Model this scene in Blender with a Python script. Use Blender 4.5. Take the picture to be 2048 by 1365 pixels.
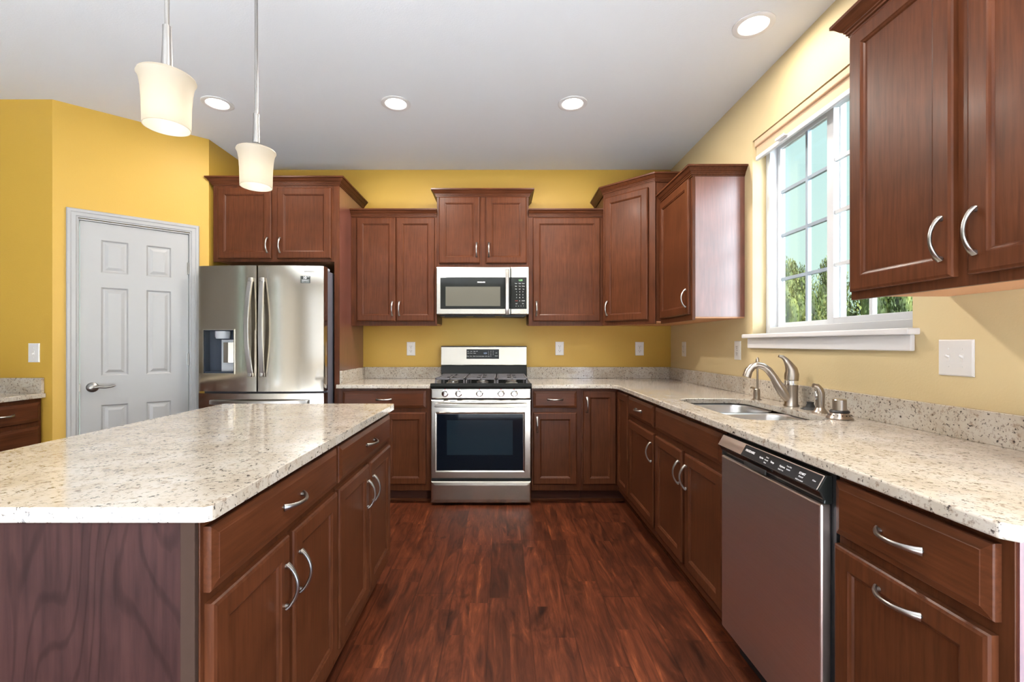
import bpy, bmesh, math, random
from mathutils import Vector, Matrix
random.seed(7)
PI = math.pi
R = math.radians
for o in list(bpy.data.objects):
    bpy.data.objects.remove(o, do_unlink=True)
S = bpy.context.scene
C = S.collection

# ------------------------------------------------------------------ camera
cam_d = bpy.data.cameras.new('camera')
cam = bpy.data.objects.new('camera', cam_d); C.objects.link(cam)
cam.location = (0, -4.1, 1.225); cam.rotation_euler = (R(90), 0, 0)
cam_d.sensor_width = 36; cam_d.lens = 16.0
cam_d.shift_x = 21 / 2048; cam_d.shift_y = 5.5 / 2048
cam_d.clip_start = .02
S.camera = cam

# ------------------------------------------------------------------ exposure
vs = S.view_settings
vs.view_transform = 'Standard'; vs.look = 'None'; vs.gamma = 1; vs.use_curve_mapping = False
vs.exposure = 1.28
S.display_settings.display_device = 'sRGB'
try:
    S.cycles.use_denoising = True
    S.cycles.max_bounces = 10; S.cycles.diffuse_bounces = 5; S.cycles.glossy_bounces = 5
    S.cycles.transparent_max_bounces = 12
    S.cycles.sample_clamp_indirect = 6
    S.cycles.caustics_reflective = False; S.cycles.caustics_refractive = False
except Exception:
    pass

# ------------------------------------------------------------------ world: pale sky, much brighter towards the low sun side
W = bpy.data.worlds.new('sky'); S.world = W; W.use_nodes = True
wt = W.node_tree; wt.nodes.clear()
def wn(t): return wt.nodes.new(t)
wo = wn('ShaderNodeOutputWorld'); bg = wn('ShaderNodeBackground'); tc = wn('ShaderNodeTexCoord')
sep = wn('ShaderNodeSeparateXYZ'); mr = wn('ShaderNodeMapRange'); ramp = wn('ShaderNodeValToRGB')
wt.links.new(tc.outputs['Generated'], sep.inputs[0]); wt.links.new(sep.outputs['Z'], mr.inputs[0])
mr.inputs[1].default_value = 0.0; mr.inputs[2].default_value = .6
ramp.color_ramp.elements[0].color = (.34, .445, .385, 1); ramp.color_ramp.elements[1].color = (.275, .405, .45, 1)
wt.links.new(mr.outputs[0], ramp.inputs[0])
dot = wn('ShaderNodeVectorMath'); dot.operation = 'DOT_PRODUCT'
gd = Vector((.27, -.955, .12)).normalized(); dot.inputs[1].default_value = gd
nrm = wn('ShaderNodeVectorMath'); nrm.operation = 'NORMALIZE'
wt.links.new(tc.outputs['Generated'], nrm.inputs[0]); wt.links.new(nrm.outputs[0], dot.inputs[0])
gm = wn('ShaderNodeMapRange'); gm.interpolation_type = 'SMOOTHSTEP'
gm.inputs[1].default_value = .80; gm.inputs[2].default_value = .96
gm.inputs[3].default_value = 1.0; gm.inputs[4].default_value = 24.0
wt.links.new(dot.outputs['Value'], gm.inputs[0])
gf = wn('ShaderNodeMapRange'); gf.inputs[1].default_value = .80; gf.inputs[2].default_value = .92
wt.links.new(dot.outputs['Value'], gf.inputs[0])
wm = wn('ShaderNodeMix'); wm.data_type = 'RGBA'; wm.inputs[7].default_value = (.43, .455, .51, 1)
wt.links.new(gf.outputs[0], wm.inputs[0]); wt.links.new(ramp.outputs[0], wm.inputs[6])
wt.links.new(wm.outputs[2], bg.inputs[0]); wt.links.new(gm.outputs[0], bg.inputs[1]); wt.links.new(bg.outputs[0], wo.inputs[0])

# ------------------------------------------------------------------ sun
def light(name, typ, loc, rot=(0, 0, 0), energy=1, color=(1, 1, 1), parent=None, **kw):
    d = bpy.data.lights.new(name, typ); d.energy = energy; d.color = color
    for k, v in kw.items(): setattr(d, k, v)
    o = bpy.data.objects.new(name, d); C.objects.link(o); o.location = loc; o.rotation_euler = rot
    if parent: o.parent = parent
    return o
sv = Vector((-.10, -.75, .66))
sun = light('sun', 'SUN', (0, 0, 20), energy=1.7, color=(1, .95, .86), angle=R(.6))
sun.rotation_euler = sv.to_track_quat('Z', 'Y').to_euler()

# daylight at patio door and kitchen window, fill lamp added behind the camera; the room's openings
CEIL = 2.793; XW = 1.525; XL = -3.55; YR = -8.6
PD = (-5.10, -3.62, 0.03, 2.12)     # patio door in the right wall: y0, y1, z0, z1
WN = (-2.412, -1.336, 1.283, 2.455) # kitchen window
RW = (-3.1, 1.1, .85, 2.5)          # rear windows: x0, x1, z0, z1
STREAK_LW = [(-5.9, -5.35, .5, 2.4), (-4.75, -4.45, .5, 2.4), (-3.55, -3.2, .5, 2.4)]  # unseen narrow left windows added for streaks in the refrigerator doors
def day(name, loc, d, sx, sy, e, col, **kw):
    rot = Vector(d).to_track_quat('-Z', 'Y').to_euler()
    o = light(name, 'AREA', loc, rot, e, col, shape='RECTANGLE', size=sx, size_y=sy, **kw)
    return o
day('rear_fill_light', (-1.0, -6.9, CEIL-.06), (0, 0, -1), 4.8, 3.2, 790, (.82, .95, 1.14), spread=R(115))  # unseen fill lamp, added to brighten the ceiling and the room
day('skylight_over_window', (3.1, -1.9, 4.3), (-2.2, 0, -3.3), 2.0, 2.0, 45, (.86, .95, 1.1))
day('daylight_patio', (XW-.05, (PD[0]+PD[1])/2, (PD[2]+PD[3])/2), (-1, .30, .35), PD[1]-PD[0], PD[3]-PD[2], 17, (.72, .92, 1.34))

# ================================================================== materials
MATS = {}
def nodes(name):
    m = bpy.data.materials.new(name); m.use_nodes = True
    nt = m.node_tree; b = nt.nodes['Principled BSDF']
    MATS[name] = m
    return m, nt, b
def N(nt, typ, **kw):
    n = nt.nodes.new(typ)
    for k, v in kw.items(): setattr(n, k, v)
    return n
def L(nt, a, b): nt.links.new(a, b)
def srgb(r, g, b):
    f = lambda c: ((c/255)/12.92 if c/255 <= .04045 else ((c/255+.055)/1.055)**2.4)
    return (f(r), f(g), f(b), 1)
def plain(name, col, rough=.5, metal=0, **kw):
    m, nt, b = nodes(name)
    b.inputs['Base Color'].default_value = col if len(col) == 4 else (*col, 1)
    b.inputs['Roughness'].default_value = rough; b.inputs['Metallic'].default_value = metal
    for k, v in kw.items(): b.inputs[k].default_value = v
    return m
def coords(nt, scale=(1, 1, 1), rot=(0, 0, 0), kind='Object'):
    t = N(nt, 'ShaderNodeTexCoord'); mp = N(nt, 'ShaderNodeMapping')
    mp.inputs['Scale'].default_value = scale; mp.inputs['Rotation'].default_value = rot
    L(nt, t.outputs[kind], mp.inputs[0]); return mp.outputs[0]
def noise(nt, vec, scale, detail=4, rough=.55, dist=0):
    n = N(nt, 'ShaderNodeTexNoise'); n.inputs['Scale'].default_value = scale
    n.inputs['Detail'].default_value = detail; n.inputs['Roughness'].default_value = rough
    n.inputs['Distortion'].default_value = dist
    L(nt, vec, n.inputs['Vector']); return n.outputs['Fac']
def rampn(nt, fac, stops, interp='LINEAR'):
    r = N(nt, 'ShaderNodeValToRGB'); r.color_ramp.interpolation = interp
    els = r.color_ramp.elements
    while len(els) < len(stops): els.new(.5)
    for e, (p, c) in zip(els, stops): e.position = p; e.color = c
    L(nt, fac, r.inputs[0]); return r.outputs[0]
def mix(nt, fac, a, b, mode='MIX'):
    m = N(nt, 'ShaderNodeMix', data_type='RGBA', blend_type=mode)
    if isinstance(fac, (int, float)): m.inputs[0].default_value = fac
    else: L(nt, fac, m.inputs[0])
    for s, v in ((6, a), (7, b)):
        if isinstance(v, tuple): m.inputs[s].default_value = v
        else: L(nt, v, m.inputs[s])
    return m.outputs[2]
def bump(nt, b, h, strength=.1, dist=.002):
    n = N(nt, 'ShaderNodeBump'); n.inputs['Strength'].default_value = strength; n.inputs['Distance'].default_value = dist
    L(nt, h, n.inputs['Height']); L(nt, n.outputs[0], b.inputs['Normal'])

def paint(name, col, bs=.25, rough=.55):
    m, nt, b = nodes(name); v = coords(nt)
    n = noise(nt, v, 120, 3); n2 = noise(nt, v, 1.1, 2)
    c2 = tuple(x*.93 for x in col[:3]) + (1,)
    L(nt, mix(nt, n2, col, c2), b.inputs['Base Color']); b.inputs['Roughness'].default_value = rough
    bump(nt, b, n, bs, .002); return m
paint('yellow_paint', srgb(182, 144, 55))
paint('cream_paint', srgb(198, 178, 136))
paint('taupe_paint', srgb(84, 76, 64))
paint('ceiling_paint', srgb(212, 212, 212), .3, .8)
plain('white_paint', srgb(150, 149, 148), .35)
plain('trim_white', srgb(208, 205, 204), .35)
plain('white_plastic', srgb(206, 203, 200), .3)
plain('white_vinyl', srgb(200, 202, 204), .3)
plain('grille_backlit', (.26, .31, .36), .4)  # far sash grille only: backlit darkness put into its colour
plain('slot_dark', srgb(40, 38, 36), .5)

def wood(name, d, m_, l, axis, rough=.36, coat=.03, wavy=False):
    m, nt, b = nodes(name)
    sc = {'z': (1, 1, .06), 'x': (.06, 1, 1)}[axis]
    v = coords(nt, sc); v2 = coords(nt)
    g = noise(nt, v, 90 if not wavy else 45, 5, .6, .3); blot = noise(nt, v2, 5, 3, .5)
    col = rampn(nt, g, [(.25, d), (.5, m_), (.8, l)])
    k = rampn(nt, blot, [(.3, (.78, .78, .78, 1)), (.7, (1.12, 1.1, 1.1, 1))])
    col = mix(nt, 1.0, col, k, 'MULTIPLY')
    if wavy:
        wp = noise(nt, coords(nt, (1, 1, .22)), 3.2, 2, .5)
        v3 = coords(nt, (1, 1, .10)); ad = N(nt, 'ShaderNodeVectorMath', operation='MULTIPLY_ADD'); ad.inputs[1].default_value = (.30, .30, .30)
        L(nt, wp, ad.inputs[0]); L(nt, v3, ad.inputs[2])
        w = N(nt, 'ShaderNodeTexWave', wave_type='BANDS', bands_direction='DIAGONAL')
        w.inputs['Scale'].default_value = 15; w.inputs['Distortion'].default_value = 2.2
        w.inputs['Detail'].default_value = 3; w.inputs['Detail Scale'].default_value = 2.0
        L(nt, ad.outputs[0], w.inputs['Vector'])
        line = rampn(nt, w.outputs['Fac'], [(.0, (.50, .48, .48, 1)), (.16, (.95, .95, .95, 1)), (1, (1.05, 1.05, 1.05, 1))])
        col = mix(nt, .65, col, line, 'MULTIPLY')
    L(nt, col, b.inputs['Base Color'])
    b.inputs['Roughness'].default_value = rough
    b.inputs['Coat Weight'].default_value = coat; b.inputs['Coat Roughness'].default_value = .30 if coat > .3 else .18
    b.inputs['Specular IOR Level'].default_value = .5 if coat > .3 else (.06 if wavy else .13)
    bump(nt, b, g, .04, .001); return m
WD = (srgb(60, 31, 17), srgb(76, 41, 23), srgb(88, 50, 30))
wood('stained_maple', *WD, 'z'); wood('stained_maple_rail', *WD, 'x')
wood('laminate_side', srgb(84, 48, 40), srgb(104, 62, 52), srgb(118, 74, 62), 'z', .30, .7)
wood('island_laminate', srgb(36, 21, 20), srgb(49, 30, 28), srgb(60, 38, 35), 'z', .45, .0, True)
wood('toe_wood', srgb(52, 30, 24), srgb(62, 36, 28), srgb(70, 42, 33), 'x', .45, 0)
plain('pale_underside', srgb(190, 138, 98), .5)
plain('raw_edge', srgb(52, 38, 31), .7, **{'Specular IOR Level': .1})

def granite(name):
    m, nt, b = nodes(name); v = coords(nt)
    big = noise(nt, v, 9, 4, .6, .4); mid = noise(nt, v, 46, 4, .62, .3)
    fine = noise(nt, v, 110, 3, .6); sp = noise(nt, v, 84, 4, .66, .25)
    base = rampn(nt, big, [(.3, srgb(166, 154, 138)), (.5, srgb(178, 168, 154)), (.75, srgb(186, 179, 169))])
    base = mix(nt, rampn(nt, mid, [(.57, (0, 0, 0, 1)), (.68, (.7, .7, .7, 1))]), base, srgb(126, 106, 88))
    base = mix(nt, rampn(nt, fine, [(.58, (0, 0, 0, 1)), (.68, (.6, .6, .6, 1))]), base, srgb(96, 80, 69))
    base = mix(nt, rampn(nt, sp, [(.585, (0, 0, 0, 1)), (.645, (.92, .92, .92, 1))]), base, srgb(40, 33, 32))
    L(nt, base, b.inputs['Base Color']); b.inputs['Roughness'].default_value = .09
    b.inputs['Specular IOR Level'].default_value = .6
    return m
granite('granite')

def floor_mat():
    m, nt, b = nodes('plank_floor')
    t = N(nt, 'ShaderNodeTexCoord'); sp = N(nt, 'ShaderNodeSeparateXYZ'); L(nt, t.outputs['Object'], sp.inputs[0])
    def ma(op, a, b_=None, c=None):
        n = N(nt, 'ShaderNodeMath', operation=op)
        for i, v in enumerate((a, b_, c)):
            if v is None: continue
            if isinstance(v, (int, float)): n.inputs[i].default_value = v
            else: L(nt, v, n.inputs[i])
        return n.outputs[0]
    def boards(w, ln, shift):
        """rows of boards along y, every row starting at a random place: board id and distance to the nearest seam"""
        u = ma('ADD', ma('DIVIDE', sp.outputs[0], w), shift); row = ma('FLOOR', u)
        wn1 = N(nt, 'ShaderNodeTexWhiteNoise', noise_dimensions='1D'); L(nt, row, wn1.inputs['W'])
        v = ma('ADD', ma('DIVIDE', sp.outputs[1], ln), ma('MULTIPLY', wn1.outputs['Value'], 7.0)); seg = ma('FLOOR', v)
        cb = N(nt, 'ShaderNodeCombineXYZ'); L(nt, row, cb.inputs[0]); L(nt, seg, cb.inputs[1]); cb.inputs[2].default_value = shift
        wn3 = N(nt, 'ShaderNodeTexWhiteNoise', noise_dimensions='3D'); L(nt, cb.outputs[0], wn3.inputs['Vector'])
        fu = ma('FRACT', u); fv = ma('FRACT', v)
        du = ma('MULTIPLY', ma('MINIMUM', fu, ma('SUBTRACT', 1.0, fu)), w); dv = ma('MULTIPLY', ma('MINIMUM', fv, ma('SUBTRACT', 1.0, fv)), ln)
        return wn3, ma('MINIMUM', du, dv)
    p1, seam = boards(.182, 1.22, .31); p2, _ = boards(.091, .62, .62)
    sh = N(nt, 'ShaderNodeVectorMath', operation='MULTIPLY_ADD'); sh.inputs[1].default_value = (9, 9, 9)
    L(nt, p2.outputs['Color'], sh.inputs[0]); L(nt, t.outputs['Object'], sh.inputs[2])
    def mapped(sc): 
        mp = N(nt, 'ShaderNodeMapping'); mp.inputs['Scale'].default_value = sc; L(nt, sh.outputs[0], mp.inputs[0]); return mp.outputs[0]
    g = noise(nt, mapped((1, .05, 1)), 110, 5, .7, .4); g2 = noise(nt, mapped((1, .16, 1)), 17, 5, .65, 1.3)
    kn = noise(nt, mapped((1, .55, 1)), 7, 3, .6, .5)
    col = rampn(nt, g2, [(.26, srgb(38, 19, 12)), (.46, srgb(69, 33, 19)), (.60, srgb(86, 43, 25)), (.76, srgb(124, 67, 38))])
    tone = mix(nt, .55, p1.outputs['Value'], p2.outputs['Value'])
    col = mix(nt, 1, col, rampn(nt, tone, [(.1, (.66, .66, .67, 1)), (.9, (1.34, 1.28, 1.2, 1))]), 'MULTIPLY')
    col = mix(nt, .9, col, rampn(nt, g, [(.32, (.62, .6, .59, 1)), (.58, (1.06, 1.06, 1.06, 1))]), 'MULTIPLY')
    col = mix(nt, 1, col, rampn(nt, kn, [(.27, (.30, .29, .29, 1)), (.38, (1, 1, 1, 1))]), 'MULTIPLY')
    col = mix(nt, 1, col, rampn(nt, seam, [(.0004, (.5, .5, .5, 1)), (.0016, (1, 1, 1, 1))]), 'MULTIPLY')
    L(nt, col, b.inputs['Base Color']); b.inputs['Roughness'].default_value = .46; b.inputs['Specular IOR Level'].default_value = .13
    bump(nt, b, g, .08, .001)
floor_mat()

def steel(name, col, rough, axis='z'):
    m, nt, b = nodes(name)
    v = coords(nt, {'z': (1, 1, .004), 'x': (.004, 1, 1)}[axis]); n = noise(nt, v, 500, 2)
    L(nt, rampn(nt, n, [(.3, tuple(c*.93 for c in col[:3])+(1,)), (.7, col)]), b.inputs['Base Color'])
    b.inputs['Metallic'].default_value = 1; b.inputs['Roughness'].default_value = rough
    b.inputs['Anisotropic'].default_value = .35
steel('stainless', (.50, .47, .42, 1), .24, 'x')
steel('stainless_door', (.56, .52, .46, 1), .11, 'x')
steel('dark_stainless', (.68, .57, .52, 1), .36, 'x')
plain('brushed_nickel', (.37, .35, .325), .30, 1)
plain('faucet_nickel', (.40, .345, .29), .28, 1)
plain('chrome', (.8, .8, .8), .08, 1)
plain('steel_sink', (.62, .6, .58), .28, 1)
plain('hinge_nickel', (.25, .24, .225), .35, 1)
plain('black_gloss', (.012, .013, .012), .08, **{'Specular IOR Level': .22})
plain('black_plastic', (.018, .018, .019), .35, **{'Specular IOR Level': .22})
plain('oven_glass', (.004, .006, .010), .05, **{'Specular IOR Level': .10})
plain('oven_inner', (.010, .018, .026), .05, **{'Specular IOR Level': .14})
plain('microwave_mesh', (.10, .095, .075), .14, **{'Specular IOR Level': .25})
plain('cast_iron', (.085, .078, .082), .45)
plain('fridge_side', (.13, .125, .15), .4)
plain('dispenser_dark', (.03, .04, .06), .2)
plain('dispenser_pale', (.42, .44, .47), .3)
plain('text_white', (.8, .8, .8), .5)
plain('text_red', (.5, .05, .03), .5)
plain('sticker_black', (.02, .025, .022), .35)
plain('rubber_black', (.02, .02, .02), .5)
plain('shade_fabric', srgb(196, 166, 136), .7)
plain('clear_plastic', (.85, .86, .86), .2)
plain('opaque_fabric', srgb(104, 100, 94), .9)
plain('pale_bounce', srgb(222, 218, 212), .95)
plain('bark', srgb(84, 66, 52), .9)
plain('lawn', srgb(92, 110, 60), .95)
plain('patio_concrete', srgb(200, 196, 188), .9)
def emit(name, col, st, base=(.8, .8, .8, 1)):
    m, nt, b = nodes(name); b.inputs['Base Color'].default_value = base
    b.inputs['Emission Color'].default_value = (*col, 1); b.inputs['Emission Strength'].default_value = st
emit('lens_glow', (1, .95, .88), 6)
def shade_mat():
    m, nt, b = nodes('shade_glow'); out = nt.nodes['Material Output']
    b.inputs['Base Color'].default_value = (.30, .28, .24, 1)
    b.inputs['Emission Color'].default_value = (1, .88, .70, 1); b.inputs['Emission Strength'].default_value = .20
    tl = N(nt, 'ShaderNodeBsdfTranslucent'); tl.inputs[0].default_value = (.55, .50, .41, 1)
    mx = N(nt, 'ShaderNodeMixShader'); mx.inputs[0].default_value = .55
    L(nt, b.outputs[0], mx.inputs[1]); L(nt, tl.outputs[0], mx.inputs[2]); L(nt, mx.outputs[0], out.inputs[0])
shade_mat()
emit('bulb_glow', (1, .92, .80), 3)
emit('display_green', (.35, .9, .3), 1.0, (.02, .05, .02, 1))
emit('display_blue', (.55, .7, 1), .8, (.02, .03, .05, 1))
def glass():
    m, nt, b = nodes('window_glass'); nt.nodes.remove(b)
    out = nt.nodes['Material Output']
    tr = N(nt, 'ShaderNodeBsdfTransparent'); tr.inputs[0].default_value = (.95, .98, .97, 1)
    gl = N(nt, 'ShaderNodeBsdfGlossy'); gl.inputs['Roughness'].default_value = .01
    lw = N(nt, 'ShaderNodeLayerWeight'); pw = N(nt, 'ShaderNodeMath', operation='POWER'); pw.inputs[1].default_value = 5
    ma = N(nt, 'ShaderNodeMath', operation='MULTIPLY_ADD'); ma.inputs[1].default_value = .96; ma.inputs[2].default_value = .04
    L(nt, lw.outputs['Facing'], pw.inputs[0]); L(nt, pw.outputs[0], ma.inputs[0])
    mx = N(nt, 'ShaderNodeMixShader')
    L(nt, ma.outputs[0], mx.inputs[0]); L(nt, tr.outputs[0], mx.inputs[1]); L(nt, gl.outputs[0], mx.inputs[2]); L(nt, mx.outputs[0], out.inputs[0])
glass()
def foliage_mat():
    m, nt, b = nodes('foliage'); v = coords(nt)
    n = noise(nt, v, 7, 3)
    L(nt, rampn(nt, n, [(.3, srgb(32, 42, 14)), (.5, srgb(68, 82, 30)), (.72, srgb(124, 126, 58))]), b.inputs['Base Color'])
    b.inputs['Roughness'].default_value = .7
foliage_mat()

# ================================================================== mesh helpers
class MB:
    def __init__(s): s.bm = bmesh.new()
    def quad(s, pts):
        try: s.bm.faces.new([s.bm.verts.new(p) for p in pts])
        except ValueError: pass
    def box(s, x0, x1, y0, y1, z0, z1):
        v = [s.bm.verts.new((x, y, z)) for x in (x0, x1) for y in (y0, y1) for z in (z0, z1)]
        for f in ((0, 1, 3, 2), (4, 6, 7, 5), (0, 4, 5, 1), (2, 3, 7, 6), (0, 2, 6, 4), (1, 5, 7, 3)):
            s.bm.faces.new([v[i] for i in f])
        return s
    def loft(s, rings, close=True, caps=True):
        vr = [[s.bm.verts.new(p) for p in r] for r in rings]
        n = len(vr[0])
        for a, b in zip(vr[:-1], vr[1:]):
            for i in range(n if close else n-1):
                j = (i+1) % n; s.bm.faces.new((a[i], a[j], b[j], b[i]))
        if caps:
            s.bm.faces.new(list(reversed(vr[0]))); s.bm.faces.new(vr[-1])
        return s
    def cyl(s, p0, p1, r0, r1=None, seg=20): return s.tube([p0, p1], [r0, r0 if r1 is None else r1], seg)
    def tube(s, pts, radii, seg=14, flat=1.0, up=None):
        pts = [Vector(p) for p in pts]; rings = []
        if isinstance(radii, (int, float)): radii = [radii]*len(pts)
        prev = None
        for i, p in enumerate(pts):
            t = (pts[min(i+1, len(pts)-1)] - pts[max(i-1, 0)]).normalized()
            if prev is None:
                a = Vector(up) if up else (Vector((0, 0, 1)) if abs(t.z) < .9 else Vector((1, 0, 0)))
            else: a = prev
            a = (a - t*a.dot(t)).normalized(); prev = a; b = t.cross(a)
            r = radii[i]
            ra, rb = (r if isinstance(r, tuple) else (r, r*flat))
            rings.append([p + a*math.cos(2*PI*k/seg)*ra + b*math.sin(2*PI*k/seg)*rb for k in range(seg)])
        return s.loft(rings)
    def lathe(s, prof, o=(0, 0, 0), seg=32, axis='z', caps=True):
        o = Vector(o); rings = []
        for r, h in prof:
            ring = []
            for k in range(seg):
                c, sn = math.cos(2*PI*k/seg)*r, math.sin(2*PI*k/seg)*r
                ring.append(o + (Vector((c, sn, h)) if axis == 'z' else Vector((c, -h, sn)) if axis == 'y' else Vector((h, c, sn))))
            rings.append(ring)
        return s.loft(rings, caps=caps)
    def prism(s, poly, z0, z1): return s.loft([[(x, y, z0) for x, y in poly], [(x, y, z1) for x, y in poly]])
    def rings(s, w, h, prof, x=0, z=0, back=True):
        """nested rectangles facing -y: prof = [(inset, y)...], last one capped"""
        rs = [[(x+i, y, z+i), (x+w-i, y, z+i), (x+w-i, y, z+h-i), (x+i, y, z+h-i)] for i, y in prof]
        vr = [[s.bm.verts.new(p) for p in r] for r in rs]
        for a, b in zip(vr[:-1], vr[1:]):
            for i in range(4):
                j = (i+1) % 4; s.bm.faces.new((a[i], a[j], b[j], b[i]))
        s.bm.faces.new(vr[-1])
        if back: s.bm.faces.new(list(reversed(vr[0])))
        return s
    def build(s, name, mat, parent=None, loc=(0, 0, 0), rz=0, bevel=0, smooth=False, seg=2):
        bmesh.ops.recalc_face_normals(s.bm, faces=s.bm.faces)
        me = bpy.data.meshes.new(name); s.bm.to_mesh(me); s.bm.free()
        me.materials.append(MATS[mat])
        o = bpy.data.objects.new(name, me); C.objects.link(o)
        o.location = loc; o.rotation_euler = (0, 0, rz)
        if parent: o.parent = parent
        if smooth:
            me.polygons.foreach_set('use_smooth', [True]*len(me.polygons)); me.set_sharp_from_angle(angle=R(38))
        if bevel:
            b = o.modifiers.new('bevel', 'BEVEL'); b.width = bevel; b.segments = seg; b.limit_method = 'ANGLE'; b.angle_limit = R(40)
            b.harden_normals = False
        return o
def tag(o, label, cat, group=None):
    o['label'] = label; o['category'] = cat
    if group: o['group'] = group
    return o
def thing(name, label, cat, loc, rz=0, group=None):
    o = bpy.data.objects.new(name, None); C.objects.link(o); o.location = loc; o.rotation_euler = (0, 0, rz)
    o.empty_display_size = .1
    return tag(o, label, cat, group)
def struct(o): o['kind'] = 'structure'; return o
def dup(o, parent=None):
    c = o.copy(); C.objects.link(c)
    if parent: c.parent = parent
    for ch in list(o.children): dup(ch, c)
    return c
def text(name, s, size, mat, parent, loc, rot=(R(90), 0, 0), align='CENTER', bold=0):
    cu = bpy.data.curves.new('t', 'FONT'); cu.body = s; cu.size = size; cu.align_x = align; cu.align_y = 'CENTER'
    cu.extrude = .0002; cu.offset = bold
    t = bpy.data.objects.new('t', cu); C.objects.link(t)
    dg = bpy.context.evaluated_depsgraph_get()
    me = bpy.data.meshes.new_from_object(t.evaluated_get(dg))
    bpy.data.objects.remove(t); bpy.data.curves.remove(cu)
    me.materials.clear(); me.materials.append(MATS[mat])
    o = bpy.data.objects.new(name, me); C.objects.link(o); o.location = loc; o.rotation_euler = rot
    if parent: o.parent = parent
    return o
def arc(cx, cy, r, a0, a1, n=6): return [(cx+r*math.cos(a0+(a1-a0)*i/n), cy+r*math.sin(a0+(a1-a0)*i/n)) for i in range(n+1)]

# ================================================================== room shell
m = MB(); m.box(-6, 4, -4.75, .6, -.1, 0); struct(m.build('floor', 'plank_floor'))
m = MB(); m.box(-6, 4, -9, -4.75, -.1, .004); struct(m.build('floor_bounce', 'pale_bounce'))  # unseen pale floor, added to bounce light up to the ceiling
m = MB(); m.box(-6, XW+.2, -8.9, .3, CEIL, CEIL+.15); struct(m.build('ceiling', 'ceiling_paint'))
m = MB(); m.box(-2.4, XW+.2, 0, .15, 0, CEIL); struct(m.build('wall_back', 'yellow_paint'))
def wall_holes(name, mat, fixed, rng, holes, axis):
    """wall with rectangular openings; holes = [(a0,a1,z0,z1)] sorted along the wall"""
    m = MB(); a = rng[0]
    def bx(a0, a1, z0, z1):
        if a1-a0 < 1e-4 or z1-z0 < 1e-4: return
        if axis == 'y': m.box(fixed[0], fixed[1], a0, a1, z0, z1)
        else: m.box(a0, a1, fixed[0], fixed[1], z0, z1)
    for h in holes:
        bx(a, h[0], 0, CEIL); bx(h[0], h[1], 0, h[2]); bx(h[0], h[1], h[3], CEIL); a = h[1]
    bx(a, rng[1], 0, CEIL)
    bmesh.ops.remove_doubles(m.bm, verts=m.bm.verts, dist=1e-5)
    # drop the interior faces between touching boxes
    seen = {}
    for f in m.bm.faces: seen.setdefault(tuple(sorted(v.index for v in f.verts)), []).append(f)
    return struct(m.build(name, mat))
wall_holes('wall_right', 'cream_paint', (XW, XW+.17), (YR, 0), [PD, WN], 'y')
wall_holes('wall_front', 'taupe_paint', (YR-.17, YR), (XL-.1, XW+.17), [RW], 'x')
wall_holes('wall_left', 'taupe_paint', (XL-.15, XL), (YR-.17, -1.182), STREAK_LW, 'y')
# pantry corner: return beside the refrigerator, diagonal with the door, and the facing wall of the desk nook
PA = Vector((-2.88, -1.182)); PB = Vector((-2.243, -.611)); pdir = (PB-PA).normalized(); PLEN = (PB-PA).length
PTH = math.atan2(pdir.y, pdir.x)
m = MB(); m.box(XL-.1, -2.88, -1.182, -1.06, 0, CEIL); struct(m.build('wall_nook', 'yellow_paint'))
m = MB(); m.box(-2.36, -2.243, -.611, 0, 0, CEIL); struct(m.build('wall_alcove', 'yellow_paint'))
DX0, DX1, DZ = .149*PLEN, .851*PLEN, 2.045
m = MB(); m.box(0, DX0-.012, 0, .11, 0, CEIL); m.box(DX1+.012, PLEN, 0, .11, 0, CEIL); m.box(DX0-.012, DX1+.012, 0, .11, DZ+.012, CEIL)
struct(m.build('wall_pantry', 'yellow_paint', None, (PA.x, PA.y, 0), PTH))

# ------------------------------------------------------------------ pantry door
def six_panel(w, h):
    m = MB(); t = .035; y0 = .012
    m.box(0, w, y0+.008, y0+t, 0, h)
    st = .105; mid = .10; cx0, cx1 = w/2-mid/2, w/2+mid/2
    rails = [(0, .22), (.80, 1.00), (1.60, 1.70), (h-.115, h)]
    for a, b in ((0, st), (cx0, cx1), (w-st, w)): m.box(a, b, y0, y0+.01, 0, h)
    for a, b in rails:
        for c, d in ((st, cx0), (cx1, w-st)): m.box(c, d, y0, y0+.01, a, b)
    for (a, b) in ((.22, .80), (1.00, 1.60), (1.70, h-.115)):
        for c, d in ((st, cx0), (cx1, w-st)):
            m.rings(d-c, b-a, [(0, y0), (.010, y0+.0085), (.018, y0+.0085), (.038, y0+.002)], c, a, back=False)
    return m
dw_ = DX1-DX0
door = struct(six_panel(dw_-.004, DZ-.01).build('door_1', 'white_paint', None, (PA.x+pdir.x*(DX0+.002), PA.y+pdir.y*(DX0+.002), .008), PTH))
m = MB(); cw = .058
prof = [(0, 0), (0, -.010), (.006, -.016), (.020, -.016), (.026, -.012), (.046, -.012), (.052, -.007), (.058, -.007), (.058, 0)]
def casing(m, x0, x1, zt, w):
    # mitred casing: profile swept up, across, and down
    pr = [(.058-a, b) for a, b in prof]
    path = [(x0, -.008, -1, 0), (x0, zt, -1, 1), (x1, zt, 1, 1), (x1, -.008, 1, 0)]
    m.loft([[(px+sx*a, b, pz+sz*a) for a, b in pr] for px, pz, sx, sz in path])
casing(m, -.008, dw_+.004, DZ+.004, cw); m.build('casing', 'white_paint', door)
m = MB(); m.box(-.012, -.003, .0, .10, 0, DZ); m.box(dw_-.001, dw_+.008, 0, .10, 0, DZ); m.box(-.012, dw_+.008, 0, .10, DZ-.008, DZ)
m.build('jamb', 'white_paint', door)
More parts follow.
